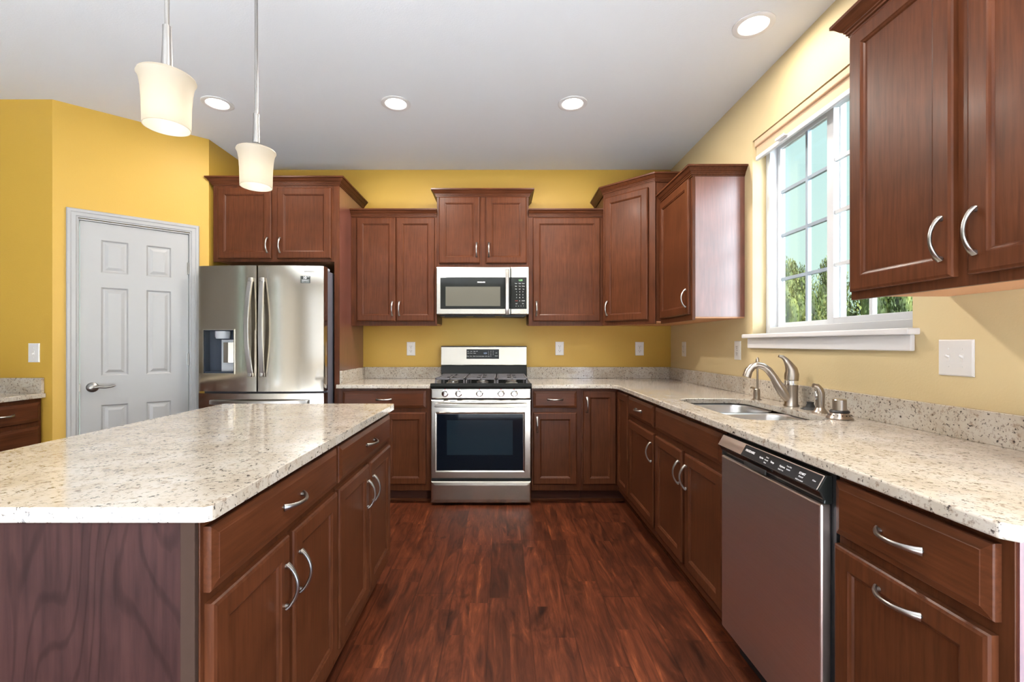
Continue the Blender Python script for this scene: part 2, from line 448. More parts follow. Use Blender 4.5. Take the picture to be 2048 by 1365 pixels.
for z in (1.78, 1.10, .25):
    m = MB(); m.cyl((dw_-.003, .004, z-.045), (dw_-.003, .004, z+.045), .006); m.box(dw_-.016, dw_+.004, .009, .013, z-.045, z+.045)
    m.build('hinge', 'hinge_nickel', door, smooth=True)
m = MB(); kx, kz = .062, .925
m.lathe([(.033, -.012), (.033, -.006), (.028, 0), (.016, .003), (.012, .006), (.012, .030), (.016, .034), (.016, .044), (.004, .048)], (kx, 0, kz), axis='y', seg=28)
m.tube([(kx, -.038, kz), (kx+.03, -.042, kz+.004), (kx+.065, -.042, kz-.002), (kx+.10, -.042, kz+.004), (kx+.118, -.041, kz+.010)], [.010, .009, .007, .007, .004], 12, .7)
m.build('handle', 'hinge_nickel', door, smooth=True)
m = MB(); m.box(-.004, .003, -.001, .03, .90, .95); m.build('latch_plate', 'hinge_nickel', door)

# ------------------------------------------------------------------ kitchen window
y0, y1, z0, z1 = WN
m = MB(); fx0, fx1 = 1.605, 1.69; fw = .042
m.box(fx0, fx1, y0, y0+fw, z0, z1); m.box(fx0, fx1, y1-fw, y1, z0, z1); m.box(fx0, fx1, y0+fw, y1-fw, z0, z0+.04); m.box(fx0, fx1, y0+fw, y1-fw, z1-.05, z1)
win = struct(m.build('window_1', 'white_vinyl', bevel=.003))
def sash(xa, xb, ya, yb, za, zb, wy, wz, mullw, gm_):
    m = MB(); m.box(xa, xb, ya, ya+wy, za, zb); m.box(xa, xb, yb-wy, yb, za, zb); m.box(xa, xb, ya+wy, yb-wy, za, za+wz); m.box(xa, xb, ya+wy, yb-wy, zb-wz, zb)
    s = m.build('sash', 'white_vinyl', win, bevel=.002)
    xm = (xa+xb)/2
    m = MB(); m.box(xm-.003, xm+.003, ya+wy, yb-wy, za+wz, zb-wz); m.build('pane', 'window_glass', s)
    m = MB(); yc = (ya+yb)/2; hh = zb-wz-za-wz
    m.box(xm-.010, xm+.010, yc-mullw/2, yc+mullw/2, za+wz, zb-wz)
    for k in (1, 2, 3):
        zc = za+wz+hh*k/4; m.box(xm-.009, xm+.009, ya+wy, yb-wy, zc-mullw/2, zc+mullw/2)
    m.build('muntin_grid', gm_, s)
sash(1.650, 1.680, -1.885, y1-fw, z0+.04, z1-.05, .028, .025, .018, 'grille_backlit')
sash(1.612, 1.642, y0+fw, -1.845, z0+.04, z1-.05, .045, .03, .018, 'white_vinyl')
m = MB(); m.box(XW-.045, 1.606, y0-.03, y1+.045, z0-.024, z0); struct(m.build('trim_1', 'trim_white', bevel=.005))
m = MB(); m.box(XW-.018, XW-.001, y0-.012, y1+.028, z0-.085, z0-.024); struct(m.build('trim_2', 'trim_white', bevel=.004))
t = thing('roller_shade', 'rolled up beige roller shade at the top of the kitchen window', 'window shade', (XW, (y0+y1)/2, z1-.11))
hw = (y1-y0)/2-.006
m = MB(); m.box(.006, .075, -hw, hw, .070, .109); m.build('cassette', 'shade_fabric', t, bevel=.006)
m = MB(); m.tube([(.045, -hw, .055), (.045, hw, .055)], .024, 20); m.box(.020, .024, -hw, hw, .012, .070); m.build('fabric', 'shade_fabric', t)
m = MB(); m.box(.014, .032, -hw, hw, -.012, .014); m.build('bottom_bar', 'white_vinyl', t, bevel=.004)
m = MB(); m.box(-.004, .016, .22, .30, .004, .010); m.box(-.008, -.003, .22, .30, .002, .016); m.build('pull', 'clear_plastic', t, bevel=.002)

# patio door and rear window (behind the camera; door lets daylight in, drape blocks the rear)
def simple_window(name, axis, a0, a1, z0, z1, f0, f1, split):
    m = MB()
    def bx(p0, p1, q0, q1):
        if axis == 'y': m.box(f0, f1, p0, p1, q0, q1)
        else: m.box(p0, p1, f0, f1, q0, q1)
    w = .06
    bx(a0, a0+w, z0, z1); bx(a1-w, a1, z0, z1); bx(a0+w, a1-w, z0, z0+w); bx(a0+w, a1-w, z1-w, z1)
    for s in split: bx(s-.05, s+.05, z0+w, z1-w)
    o = struct(m.build(name, 'white_vinyl', bevel=.004))
    m = MB(); fm = (f0+f1)/2
    if axis == 'y': m.box(fm-.003, fm+.003, a0+w, a1-w, z0+w, z1-w)
    else: m.box(a0+w, a1-w, fm-.003, fm+.003, z0+w, z1-w)
    m.build('pane', 'window_glass', o)
simple_window('window_2', 'y', PD[0], PD[1], PD[2], PD[3], XW+.05, XW+.12, [(PD[0]+PD[1])/2])
simple_window('window_3', 'x', RW[0], RW[1], RW[2], RW[3], YR-.12, YR-.05, [RW[0]+1.05, (RW[0]+RW[1])/2, RW[1]-1.05])
for k, q_ in enumerate(STREAK_LW): simple_window('window_%d' % (4+k), 'y', *q_, XL-.12, XL-.05, [])  # added windows out of view, reflected as bright streaks by the refrigerator

def drape(par, axis, a0, a1, z0, z1, f):
    m = MB(); n = int((a1-a0)/.03); ra = []; rb_ = []
    for i in range(n+1):
        a = a0+(a1-a0)*i/n; o_ = f+.018*math.sin(a*2*PI/.17)
        p = (o_, a) if axis == 'y' else (a, o_)
        ra.append((*p, z0)); rb_.append((*p, z1))
    m.loft([ra, rb_], close=False, caps=False); return m.build('drape', 'opaque_fabric', par, smooth=True)
drape(bpy.data.objects['window_3'], 'x', RW[0], RW[1], RW[2], RW[3], YR-.025)  # opaque drape added to keep sky glow out of the rear window

# ================================================================== cabinet parts
def pull_mesh():
    m = MB(); n = 14; Ls = .116; pts = []; rad = []
    for i in range(n+1):
        t = i/n; u = math.sin(PI*t)
        pts.append((0, -.004-.028*u**.75, (t-.5)*Ls)); e = abs(t-.5)*2
        rad.append((.0042+.0008*e, .0052+.0042*e**3))
    m.tube(pts, rad, 10, up=(0, -1, 0))
    for sgn in (-1, 1): m.cyl((0, .001, sgn*(Ls/2-.006)), (0, -.010, sgn*(Ls/2-.006)), .0055, .0048, 10)
    o = m.build('handle', 'brushed_nickel', smooth=True); me = o.data; bpy.data.objects.remove(o); return me
PULL = pull_mesh()
def pull(parent, x, z, horiz=False, y=-.020):
    o = bpy.data.objects.new('handle', PULL); C.objects.link(o); o.parent = parent
    o.location = (x, y, z); o.rotation_euler = (0, R(90) if horiz else 0, 0); return o
DOORP = [(0, 0), (0, -.013), (.003, -.017), (.009, -.020), (.050, -.020), (.053, -.0175), (.058, -.0150), (.0615, -.0105), (.063, -.0105)]
DRAWP = [(0, 0), (0, -.012), (.002, -.0145), (.018, -.0195), (.0195, -.0205)]
def front(cab, kind, x0, x1, z0, z1, y, handle=None, off=0.0):
    m = MB(); w, h = x1-x0, z1-z0
    m.rings(w, h, DOORP if kind == 'door' else DRAWP)
    nm = {'door': 'door', 'drawer': 'drawer', 'false': 'false_front'}[kind]
    d = m.build(nm, 'stained_maple' if kind == 'door' else 'stained_maple_rail', cab, (x0, y, z0))
    if handle:
        k = handle[0]
        pull(d, handle[1], handle[2], k == 'h')
    return d
CROWN = [(0, 0), (.006, 0), (.006, .006), (.011, .009), (.011, .015), (.016, .019), (.016, .023), (.022, .028), (.036, .046), (.044, .050), (.044, .061), (0, .061)]
def crown(cab, path, z, capped=True):
    """path: local xy points running so that 'out' is to the right-hand side of travel"""
    m = MB(); P = [Vector(p) for p in path]; rings = []
    for i, p in enumerate(P):
        nrm = []
        if i > 0: d = (P[i]-P[i-1]).normalized(); nrm.append(Vector((d.y, -d.x)))
        if i < len(P)-1: d = (P[i+1]-P[i]).normalized(); nrm.append(Vector((d.y, -d.x)))
        if len(nrm) == 2:
            b = (nrm[0]+nrm[1]).normalized(); off = b/ max(.2, b.dot(nrm[0]))
        else: off = nrm[0]
        rings.append([(p.x+off.x*a, p.y+off.y*a, z+h) for a, h in CROWN])
    m.loft(rings)
    return m.build('crown_moulding', 'stained_maple_rail', cab)
def upper(name, label, loc, rz, w, d, h, fronts, crown_path=None, cz=None, side=None, group='wall cabinets'):
    t = thing(name, label, 'cabinet', loc, rz, group)
    m = MB(); m.box(0, w, -d+.019, -.002, .02, h); m.build('carcass', side or 'stained_maple', t)
    m = MB(); m.box(0, w, -d, -d+.019, 0, h); m.build('face_frame', 'stained_maple', t, bevel=.0015)
    m = MB(); m.box(.004, w-.004, -d+.019, -.004, .012, .02); m.build('underside', 'pale_underside', t)
    for f in fronts: front(t, f[0], f[1], f[2], f[3], f[4], -d, f[5] if len(f) > 5 else None)
    if crown_path: crown(t, crown_path, cz)
    return t
def base(name, label, loc, rz, w, d, fronts, group='base cabinets', side='stained_maple', toe=True, ctop=.8835):
    t = thing(name, label, 'cabinet', loc, rz, group)
    m = MB(); m.box(0, w, -d+.019, -.002, .10, ctop); m.build('carcass', side, t)
    m = MB(); m.box(0, w, -d, -d+.019, .10, .8835); m.build('face_frame', 'stained_maple', t, bevel=.0015)
    if toe:
        m = MB(); m.box(0, w, -d+.07, -d+.085, 0, .10); m.build('toe_kick', 'toe_wood', t)
        m = MB(); m.box(0, w, -d+.058, -d+.07, 0, .022); m.build('toe_trim', 'stained_maple_rail', t, bevel=.004)
    for f in fronts: front(t, f[0], f[1], f[2], f[3], f[4], -d, f[5] if len(f) > 5 else None)
    return t
UZ = 1.374; UT = 2.286; TT = 2.452; UD = .33

# ---- wall cabinets on the back wall
FX0, FX1 = -2.213, -1.283       # refrigerator bay
PX0, PX1 = -1.283, -1.245       # end panel
RX0, RX1 = -.535, .225          # range / microwave
w = FX1-FX0; d = .605
t = upper('wall_cabinet', 'wide two-door wall cabinet above the refrigerator, with crown moulding', (FX0, 0, 1.854), 0, w, d, TT-1.854,
      [('door', .042, .451, .024, .566, ('v', .409-.026, .10)), ('door', .496, .908, .024, .566, ('v', .026, .10))],
      [(0, -.02), (0, -d), (w+PX1-PX0, -d), (w+PX1-PX0, -.003)], TT-1.854-.012)
t = thing('refrigerator_end_panel', 'tall brown end panel standing between the refrigerator and the left counter', 'panel', (PX0, 0, 0))
m = MB(); m.box(0, .038, -.60, -.003, 0, TT); m.build('side_panel', 'laminate_side', t, bevel=.0015)
m = MB(); m.box(0, .038, -.605, -.60, 0, TT); m.build('front_edge', 'stained_maple', t)
x0 = PX1; w = RX0-x0; b = UZ
upper('wall_cabinet', 'two-door wall cabinet between the refrigerator panel and the microwave', (x0, 0, b), 0, w, UD, UT-b,
      [('door', .049, .371, .036, .893, ('v', .322-.026, .105)), ('door', .377, .692, .036, .893, ('v', .026, .105))],
      [(0, -UD), (w, -UD)], UT-b-.012)
w = RX1-RX0
upper('wall_cabinet', 'short two-door wall cabinet directly above the microwave', (RX0, 0, 1.860), 0, w, UD, TT-1.860,
      [('door', .018, .355, .030, .578, ('v', .337-.026, .11)), ('door', .405, .742, .030, .578, ('v', .026, .11))],
      [(0, -.003), (0, -UD), (w, -UD), (w, -.003)], TT-1.860-.012)
CX0 = .841                       # corner cabinet starts
w = CX0-RX1
upper('wall_cabinet', 'single-door wall cabinet right of the microwave, next to the corner cabinet', (RX1, 0, b), 0, w, UD, UT-b,
      [('door', .036, .590, .036, .893, ('v', .028, .105))], [(0, -UD), (w, -UD)], UT-b-.012)
# ---- diagonal corner wall cabinet
t = thing('corner_wall_cabinet', 'tall angled corner wall cabinet with one door', 'cabinet', (XW, 0, UZ), 0, 'wall cabinets')
lg = XW-CX0; sd = .365; h = TT-UZ
poly = [(-lg, -.003), (-.003, -.003), (-.003, -lg), (-sd, -lg), (-lg, -sd)]
m = MB(); m.prism(poly, .02, h); m.build('carcass', 'stained_maple', t)
m = MB(); m.prism([(x*.985-.004, y*.985-.004) for x, y in poly], .012, .02); m.build('underside', 'pale_underside', t)
fd = Vector((lg-sd, -(lg-sd))).normalized(); fl = (Vector((-sd, -lg))-Vector((-lg, -sd))).length
ff = MB(); ff.box(0, fl, -.012, .004, 0, h); ff.build('face_frame', 'stained_maple', t, (-lg, -sd, 0), R(-45), bevel=.0015)
fo = t
m = MB(); m.rings(fl-.075, h-.075, DOORP)
dd = m.build('door', 'stained_maple', t, (-lg+fd.x*.022-.012*.7071, -sd+fd.y*.022-.012*.7071, .032), R(-45))
pull(dd, .028, .105)
n2 = -.012*.7071
crown(t, [(-lg, -.003), (-lg+n2*.4, -sd+n2), (-sd+n2, -lg+n2*.4), (-.003, -lg+n2*.4)], h-.012)
# ---- wall cabinets on the right wall (front faces left)
FY = -lg; w1 = 1.25-lg; RD = XW-1.195
upper('wall_cabinet', 'single-door wall cabinet between the corner cabinet and the window', (XW, FY, UZ), R(-90), w1, RD, UT-UZ,
      [('door', .022, w1-.022, .036, .893, ('v', w1-.044-.028, .105))], [(.02, -RD), (w1, -RD), (w1, -.003)], UT-UZ-.012, 'laminate_side')
w2 = 3.305-2.545
upper('wall_cabinet', 'large two-door wall cabinet at right, near side of the window', (XW, -2.545, UZ), R(-90), w2, RD, UT-UZ,
      [('door', .012, .365, .026, .893, ('v', .353-.026, .105)), ('door', .401, .748, .026, .893, ('v', .026, .105))],
      [(0, -.003), (0, -RD), (w2, -RD), (w2, -.003)], UT-UZ-.012, 'laminate_side')

# ---- base cabinets on the back wall
BD = .615
x0 = PX1; w = RX0-.004-x0
base('base_cabinet', 'base cabinet left of the range, one wide drawer over two doors', (x0, 0, 0), 0, w, BD,
     [('drawer', .032, .669, .735, .865, ('h', .318, .065)), ('door', .032, .347, .150, .700, ('v', .315-.028, .46)), ('door', .354, .669, .150, .700, ('v', .028, .46))])
x0 = RX1+.005; w = .611-x0
base('base_cabinet', 'narrow base cabinet right of the range, one drawer over one door', (x0, 0, 0), 0, w, BD,
     [('drawer', .012, .344, .735, .865, ('h', .166, .065)), ('door', .012, .344, .150, .700, ('v', .030, .46))])
# ---- corner base
XF = .897; ye = -.93
t = thing('corner_base_cabinet', 'corner base cabinet with a two-leaf door folding round the inside corner', 'cabinet', (XW, 0, 0), 0, 'base cabinets')
ax = .612-XW; bx_ = XF-XW
m = MB(); m.prism([(ax, -.003), (-.003, -.003), (-.003, ye), (bx_+.002, ye), (bx_+.002, -BD+.002), (ax, -BD+.002)], .10, .8835); m.build('carcass', 'stained_maple', t)
m = MB(); m.prism([(ax, -BD+.002), (ax, -BD), (bx_, -BD), (bx_, ye), (bx_+.002, ye), (bx_+.002, -BD+.002)], .10, .8835); m.build('face_frame', 'stained_maple', t)
m = MB(); m.prism([(ax, -BD+.085), (ax, -BD+.07), (bx_+.07, -BD+.07), (bx_+.07, ye), (bx_+.085, ye), (bx_+.085, -BD+.085)], 0, .10); m.build('toe_kick', 'toe_wood', t)
m = MB(); m.prism([(ax, -BD+.07), (ax, -BD+.058), (bx_+.058, -BD+.058), (bx_+.058, ye), (bx_+.07, ye), (bx_+.07, -BD+.07)], 0, .022); m.build('toe_trim', 'stained_maple_rail', t)
m = MB(); m.rings(.251, .715, DOORP); dd = m.build('door', 'stained_maple', t, (.624-XW, -BD, .150)); pull(dd, .028, .61)
m = MB(); m.rings(.280, .715, DOORP); m.build('door', 'stained_maple', t, (bx_, -BD-.023, .150), R(-90))
# ---- right bank
D2 = XW-XF
def rb(lab, ya, yb, fronts, **kw): return base('base_cabinet', lab, (XW, ya, 0), R(-90), ya-yb, D2, fronts, **kw)
w = .548
rb('base cabinet on the right run beside the corner, one drawer over one door', -.930, -1.478,
   [('drawer', .012, .530, .735, .865, ('h', .259, .065)), ('door', .012, .530, .150, .700, ('v', .518-.028, .44))])
rb('sink base cabinet with a plain false front over two doors', -1.478, -2.289,
   [('false', .016, .802, .735, .865), ('door', .016, .399, .150, .700, ('v', .383-.026, .44)), ('door', .433, .808, .150, .700, ('v', .026, .44))], ctop=.655)
t = rb('nearest base cabinet at right, past the dishwasher, two horizontal pulls', -2.893, -3.305,
   [('drawer', .005, .391, .725, .866, ('h', .20, .068)), ('door', .002, .386, .130, .698, ('h', .20, .655-.13))])
m = MB(); m.box(.412, .416, -D2+.004, -.002, 0, .8835); m.build('end_panel', 'laminate_side', t)

# ---- island cabinets
IX = -.585; IOX = -1.19; ID = IX-IOX
def isl(lab, ya, yb, fr):
    t = base('island_cabinet', lab, (IOX, ya, 0), R(90), yb-ya, ID, fr, 'island cabinets', toe=True); return t
q = lambda dd_: dd_-.883
t = isl('near island cabinet, one wide drawer over two doors', -3.217, -2.512,
   [('drawer', .010, q(1.575), .736, .866, ('h', .34, .065)), ('door', .013, q(1.222), .150, .712, ('v', q(1.222)-.013-.030, .44)), ('door', q(1.245), q(1.575), .150, .712, ('v', .030, .44))])
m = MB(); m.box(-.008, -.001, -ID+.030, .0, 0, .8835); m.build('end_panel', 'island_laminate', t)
m = MB(); m.box(-.012, -.001, -ID+.002, -ID+.030, 0, .8835); m.build('corner_stile', 'raw_edge', t, bevel=.001)
q = lambda dd_: dd_-1.588
isl('far island cabinet toward the range, one drawer over two doors', -2.512, -1.755,
   [('drawer', .008, q(2.320), .736, .866, ('h', .36, .065)), ('door', .010, q(1.952), .150, .712, ('v', q(1.952)-.010-.030, .44)), ('door', q(1.970), q(2.320), .150, .712, ('v', .030, .44))])
# ---- desk nook cabinet
t = thing('desk_cabinet', 'dark brown drawer cabinet under the desk counter at the far left', 'cabinet', (XL, -2.60, 0), R(90), 'base cabinets')
w = 2.60-1.19; dn = 2.945
dn = -2.945-XL
m = MB(); m.box(0, w, -dn+.019, -.002, .10, .8795); m.build('carcass', 'stained_maple', t)
m = MB(); m.box(0, w, -dn, -dn+.019, .10, .8795); m.build('face_frame', 'stained_maple', t)
m = MB(); m.box(0, w, -dn+.07, -dn+.085, 0, .10); m.build('toe_kick', 'toe_wood', t)
for a, bb in ((.02, w/3-.01), (w/3+.01, 2*w/3-.01), (2*w/3+.01, w-.02)):
    for z0_, z1_ in ((.735, .855), (.45, .705), (.15, .42)):
        front(t, 'drawer', a, bb, z0_, z1_, -dn, ('h', (bb-a)/2, (z1_-z0_)/2))

# ================================================================== granite
def slab(m, outer, hole, z0, z1):
    bm = m.bm
    ov = [bm.verts.new((x, y, z0)) for x, y in outer]; es = []
    for i in range(len(ov)): es.append(bm.edges.new((ov[i], ov[(i+1) % len(ov)])))
    if hole:
        hv = [bm.verts.new((x, y, z0)) for x, y in hole]
        for i in range(len(hv)): es.append(bm.edges.new((hv[i], hv[(i+1) % len(hv)])))
    r = bmesh.ops.triangle_fill(bm, edges=es, use_beauty=True, use_dissolve=False)
    fs = [g for g in r['geom'] if isinstance(g, bmesh.types.BMFace)]
    e = bmesh.ops.extrude_face_region(bm, geom=fs)
    bmesh.ops.translate(bm, verts=[g for g in e['geom'] if isinstance(g, bmesh.types.BMVert)], vec=(0, 0, z1-z0))
CZ0, CZ1 = .884, .914; BSZ = 1.016; CE = -.648; XE = .865; YE = -3.326
SX0, SX1, SY0, SY1 = .985, 1.375, -2.245, -1.51
def rrect(x0, x1, y0, y1, r, n=6):
    return arc(x1-r, y1-r, r, 0, PI/2, n)+arc(x0+r, y1-r, r, PI/2, PI, n)+arc(x0+r, y0+r, r, PI, 1.5*PI, n)+arc(x1-r, y0+r, r, 1.5*PI, 2*PI, n)
SINK = rrect(SX0, SX1, SY0, SY1, .09)
t = thing('countertop', 'speckled granite L-shaped worktop from the range round the corner, holding the sink', 'countertop', (XW, 0, CZ0), 0, 'granite countertops')
rel = lambda p: [(x-XW, y) for x, y in p]
ir = .07
outer = [(RX1+.003, -.002), (XW-.002, -.002), (XW-.002, YE), (XE+.02, YE), (XE, YE+.02)]+[(XE-ir+ir*math.cos(a), CE-ir+ir*math.sin(a)) for a in [PI/2*k/6 for k in range(0, 7)]]+[(RX1+.003, CE)]
m = MB(); slab(m, rel(outer), rel(SINK), 0, CZ1-CZ0)
m.build('worktop', 'granite', t, bevel=.005, seg=3)
m = MB(); m.box(RX1+.003-XW, -.002, -.022, -.002, CZ1-CZ0, BSZ-CZ0); m.box(-.022, -.002, YE, -.022, CZ1-CZ0, BSZ-CZ0); m.build('backsplash', 'granite', t, bevel=.002)
t = thing('countertop', 'short granite worktop with backsplash left of the range', 'countertop', (PX1, 0, CZ0), 0, 'granite countertops')
w = RX0-.003-PX1
m = MB(); slab(m, [(.001, -.002), (w, -.002), (w, CE), (-.012, CE), (-.012, -.607), (.001, -.607)], None, 0, CZ1-CZ0); m.build('worktop', 'granite', t, bevel=.005, seg=3)
m = MB(); m.box(.022, w, -.022, -.002, CZ1-CZ0, BSZ-CZ0); m.box(.001, .022, CE+.045, -.002, CZ1-CZ0, BSZ-CZ0); m.build('backsplash', 'granite', t, bevel=.002)
m = MB(); slab(m, [(a, b_) for a, b_ in rrect(-1.444, -.555, -3.235, -1.735, .018, 4)], None, 0, CZ1-CZ0)
o = m.build('island_countertop', 'granite', None, (0, 0, CZ0), bevel=.006, seg=3); tag(o, 'large polished granite island top in the left foreground', 'countertop', 'granite countertops')
t = thing('desk_countertop', 'small granite counter end against the yellow wall at the far left', 'countertop', (XL, -1.184, .880), 0, 'granite countertops')
m = MB(); m.box(.002, -2.915-XL, -1.42, -.002, 0, .03); m.build('worktop', 'granite', t, bevel=.005, seg=3)
m = MB(); m.box(.002, -2.915-XL-.012, -.022, -.002, .03, .127); m.build('backsplash', 'granite', t, bevel=.002)

# ------------------------------------------------------------------ sink
t = thing('kitchen_sink', 'undermount stainless steel double bowl sink below the window', 'sink', ((SX0+SX1)/2, (SY0+SY1)/2, .68))
hx, hy = (SX1-SX0)/2, (SY1-SY0)/2; zt = CZ0-.68-.001
def bowl(name, ya, yb, par):
    m = MB(); prof = [(.006, zt), (-.004, zt-.006), (-.008, zt-.02), (-.012, .05), (-.035, .016), (-.08, .012)]
    m.loft([[(x, y, z) for x, y in rrect(-hx-off, hx+off, ya-off, yb+off, max(.02, .085+off), 6)] for off, z in prof], caps=False)
    cy = (ya+yb)/2
    m.bm.faces.new([m.bm.verts.new((x, y, .012)) for x, y in rrect(-hx+.08, hx-.08, ya+.08, yb-.08, .02, 6)])
    o = m.build(name, 'steel_sink', par, smooth=True)
    dm = MB(); dm.lathe([(.045, .014), (.042, .017), (.03, .0145), (.004, .0145)], (0, cy, 0)); dm.build('drain', 'chrome', o, smooth=True)
bowl('bowl', -hy, .02, t); bowl('bowl', .045, hy, t)
m = MB(); m.box(-hx, hx, .012, .053, zt-.030, zt-.022); m.build('divider', 'steel_sink', t, bevel=.003)
m = MB()
pl = rrect(-hx-.02, hx+.02, -hy-.02, hy+.02, .10, 6); pi_ = rrect(-hx-.004, hx+.004, -hy-.004, hy+.004, .09, 6)
m.loft([[(x, y, zt) for x, y in pl], [(x, y, zt) for x, y in pi_]], caps=False); m.build('rim', 'steel_sink', t)
# ------------------------------------------------------------------ faucet and its neighbours (all stand on the worktop behind the sink)
F = 'faucet_nickel'
t = thing('kitchen_faucet', 'brushed nickel kitchen faucet with curved spout and lever handle', 'faucet', (1.445, -1.83, CZ1))
m = MB(); m.lathe([(.034, 0), (.034, .004), (.030, .010), (.029, .055), (.030, .085), (.031, .105)], seg=28); m.build('body', F, t, smooth=True)
m = MB(); m.lathe([(.0305, .107), (.0305, .128)], seg=28); m.build('collar', 'chrome', t, smooth=True)
m = MB(); pts = []
for x, z in ((-.005, .035), (-.030, .060), (-.055, .100), (-.078, .145), (-.100, .178), (-.125, .198), (-.150, .203), (-.172, .195), (-.188, .175), (-.196, .150), (-.199, .142)): pts.append((x, .045*x/-.199, z))
m.tube(pts, [.026, .026, .022, .0185, .0175, .017, .017, .0175, .019, .0205, .0205], 18); m.build('spout', F, t, smooth=True)
m = MB()
m.tube([(0, 0, .129), (.003, 0, .16), (.001, 0, .185), (-.012, .002, .21), (-.026, .004, .232), (-.040, .006, .245), (-.058, .008, .249)], [.031, .032, .026, .018, .012, .009, .006], 18); m.build('lever', F, t, smooth=True)
t = thing('filtered_water_tap', 'slim upright nickel drinking-water tap left of the faucet', 'faucet', (1.416, -1.575, CZ1))
m = MB(); m.lathe([(.024, 0), (.024, .004), (.017, .006), (.0165, .058), (.013, .062)], seg=24); m.build('base', F, t, smooth=True)
m = MB(); m.tube([(-.004, 0, .055), (-.022, -.002, .066), (-.034, -.003, .068)], [.007, .006, .006], 10); m.build('lever', F, t, smooth=True)
m = MB(); m.tube([(.002, -.004, .058), (.002, -.005, .15), (.001, -.006, .185)], [.0055, .0052, .0052], 10)
m.tube([(.001, -.006, .180), (.001, -.006, .200), (.001, -.006, .224), (.001, -.006, .236)], [.0075, .0095, .0085, .003], 12); m.build('spout', F, t, smooth=True)
t = thing('side_sprayer', 'short nickel side sprayer standing on the counter right of the faucet', 'sprayer', (1.435, -2.05, CZ1))
m = MB(); m.lathe([(.033, 0), (.033, .003), (.024, .010), (.018, .024)], seg=28); m.build('base', F, t, smooth=True)
m = MB(); m.tube([(0, 0, .020), (0, 0, .060), (0, 0, .085), (-.006, 0, .105), (-.016, 0, .118), (-.030, .002, .122)], [.017, .018, .019, .018, .015, .011], 16); m.build('wand', F, t, smooth=True)
m = MB(); m.tube([(-.0165, 0, .060), (-.019, 0, .080), (-.024, 0, .098)], [.004, .006, .004], 8, 1.6); m.build('trigger', 'chrome', t, smooth=True)
t = thing('sink_stopper', 'black rubber sink stopper lying on the counter behind the sprayer', 'sink stopper', (1.462, -1.945, CZ1))
m = MB(); m.lathe([(.038, 0), (.038, .003), (.030, .008), (.020, .012), (.014, .028), (.016, .036), (.004, .038)], seg=24); m.build('plug', 'rubber_black', t, smooth=True)
m = MB(); m.lathe([(.0385, .001), (.0395, .002), (.0385, .003)], seg=24); m.build('rim', 'slot_dark', t, smooth=True)
t = thing('sink_strainer', 'upturned metal sink strainer basket with a ring of drain holes', 'sink strainer', (1.400, -2.215, CZ1))
m = MB(); m.lathe([(.046, 0), (.048, .004), (.046, .008), (.036, .018), (.033, .026)], seg=36); m.build('flange', F, t, smooth=True)
m = MB(); m.lathe([(.034, .026), (.036, .030), (.032, .036), (.026, .037)], seg=30); m.build('gasket', 'rubber_black', t, smooth=True)
m = MB(); m.lathe([(.025, .037), (.0245, .078), (.022, .081), (.004, .082)], seg=30); m.build('cup', F, t, smooth=True)
m = MB()
for k in range(16):
    a = 2*PI*k/16; p = Vector((.0385*math.cos(a), .0385*math.sin(a), .0165)); n_ = Vector((math.cos(a), math.sin(a), .9)).normalized()
    m.cyl(p, p+n_*.0016, .0026, .0026, 8)
m.build('drain_holes', 'slot_dark', t)

# ================================================================== refrigerator
GX = -1.775; RL, RR = -2.225, -1.300; YB = -.045
t = thing('refrigerator', 'stainless steel french door refrigerator with a water dispenser', 'refrigerator', (GX, YB, 0))
a0, a1 = RL-GX, RR-GX; yfe = -.765-YB; ybk = -.695-YB
fc = (a0+a1)/2; hwid = (a1-a0)/2
def fy(x): u = (x-fc)/hwid; return yfe - .030*(1-u*u) if abs(u) <= 1 else yfe
def dpoly(xa, xb, rl=0, rr=0, back=None, n=10):
    pts = []
    for i in range(n+1):
        x = xa+(xb-xa)*i/n; pts.append((x, fy(x)))
    if rl: pts[0] = (xa, fy(xa)+rl); pts.insert(1, (xa+rl*.3, fy(xa)+rl*.3)); pts[2] = (max(pts[2][0], xa+rl), pts[2][1])
    if rr: pts[-1] = (xb, fy(xb)+rr); pts.insert(-1, (xb-rr*.3, fy(xb)+rr*.3))
    bk = ybk if back is None else back
    return pts+[(xb, bk), (xa, bk)]
m = MB(); m.box(a0+.004, a1-.004, ybk-.004, 0, .02, 1.770); m.build('body', 'fridge_side', t, bevel=.004)
m = MB(); m.box(a0+.03, a1-.03, ybk-.02, -.05, 0, .05); m.build('base_grille', 'black_plastic', t)
z0, z1 = .877, 1.795
RCx0, RCx1, RCz0, RCz1 = -2.178-GX, -1.946-GX, 1.010, 1.325
m = MB()
m.prism(dpoly(a0, -.004, .012, .006), z0, RCz0); m.prism(dpoly(a0, -.004, .012, .006), RCz1, z1)
m.prism(dpoly(a0, RCx0, .012, 0), RCz0, RCz1); m.prism(dpoly(RCx1, -.004, 0, .006), RCz0, RCz1)
ld = m.build('door', 'stainless_door', t, smooth=True)
m = MB(); m.prism(dpoly(.004, a1, .006, .016), z0, z1); rd = m.build('door', 'stainless_door', t, smooth=True)
m = MB(); m.prism(dpoly(a0, a1, .012, .016, n=16), .46, .862); fd1 = m.build('freezer_drawer', 'stainless_door', t, smooth=True)
m = MB(); m.prism(dpoly(a0, a1, .012, .016, n=16), .06, .452); fd2 = m.build('freezer_drawer', 'stainless_door', t, smooth=True)
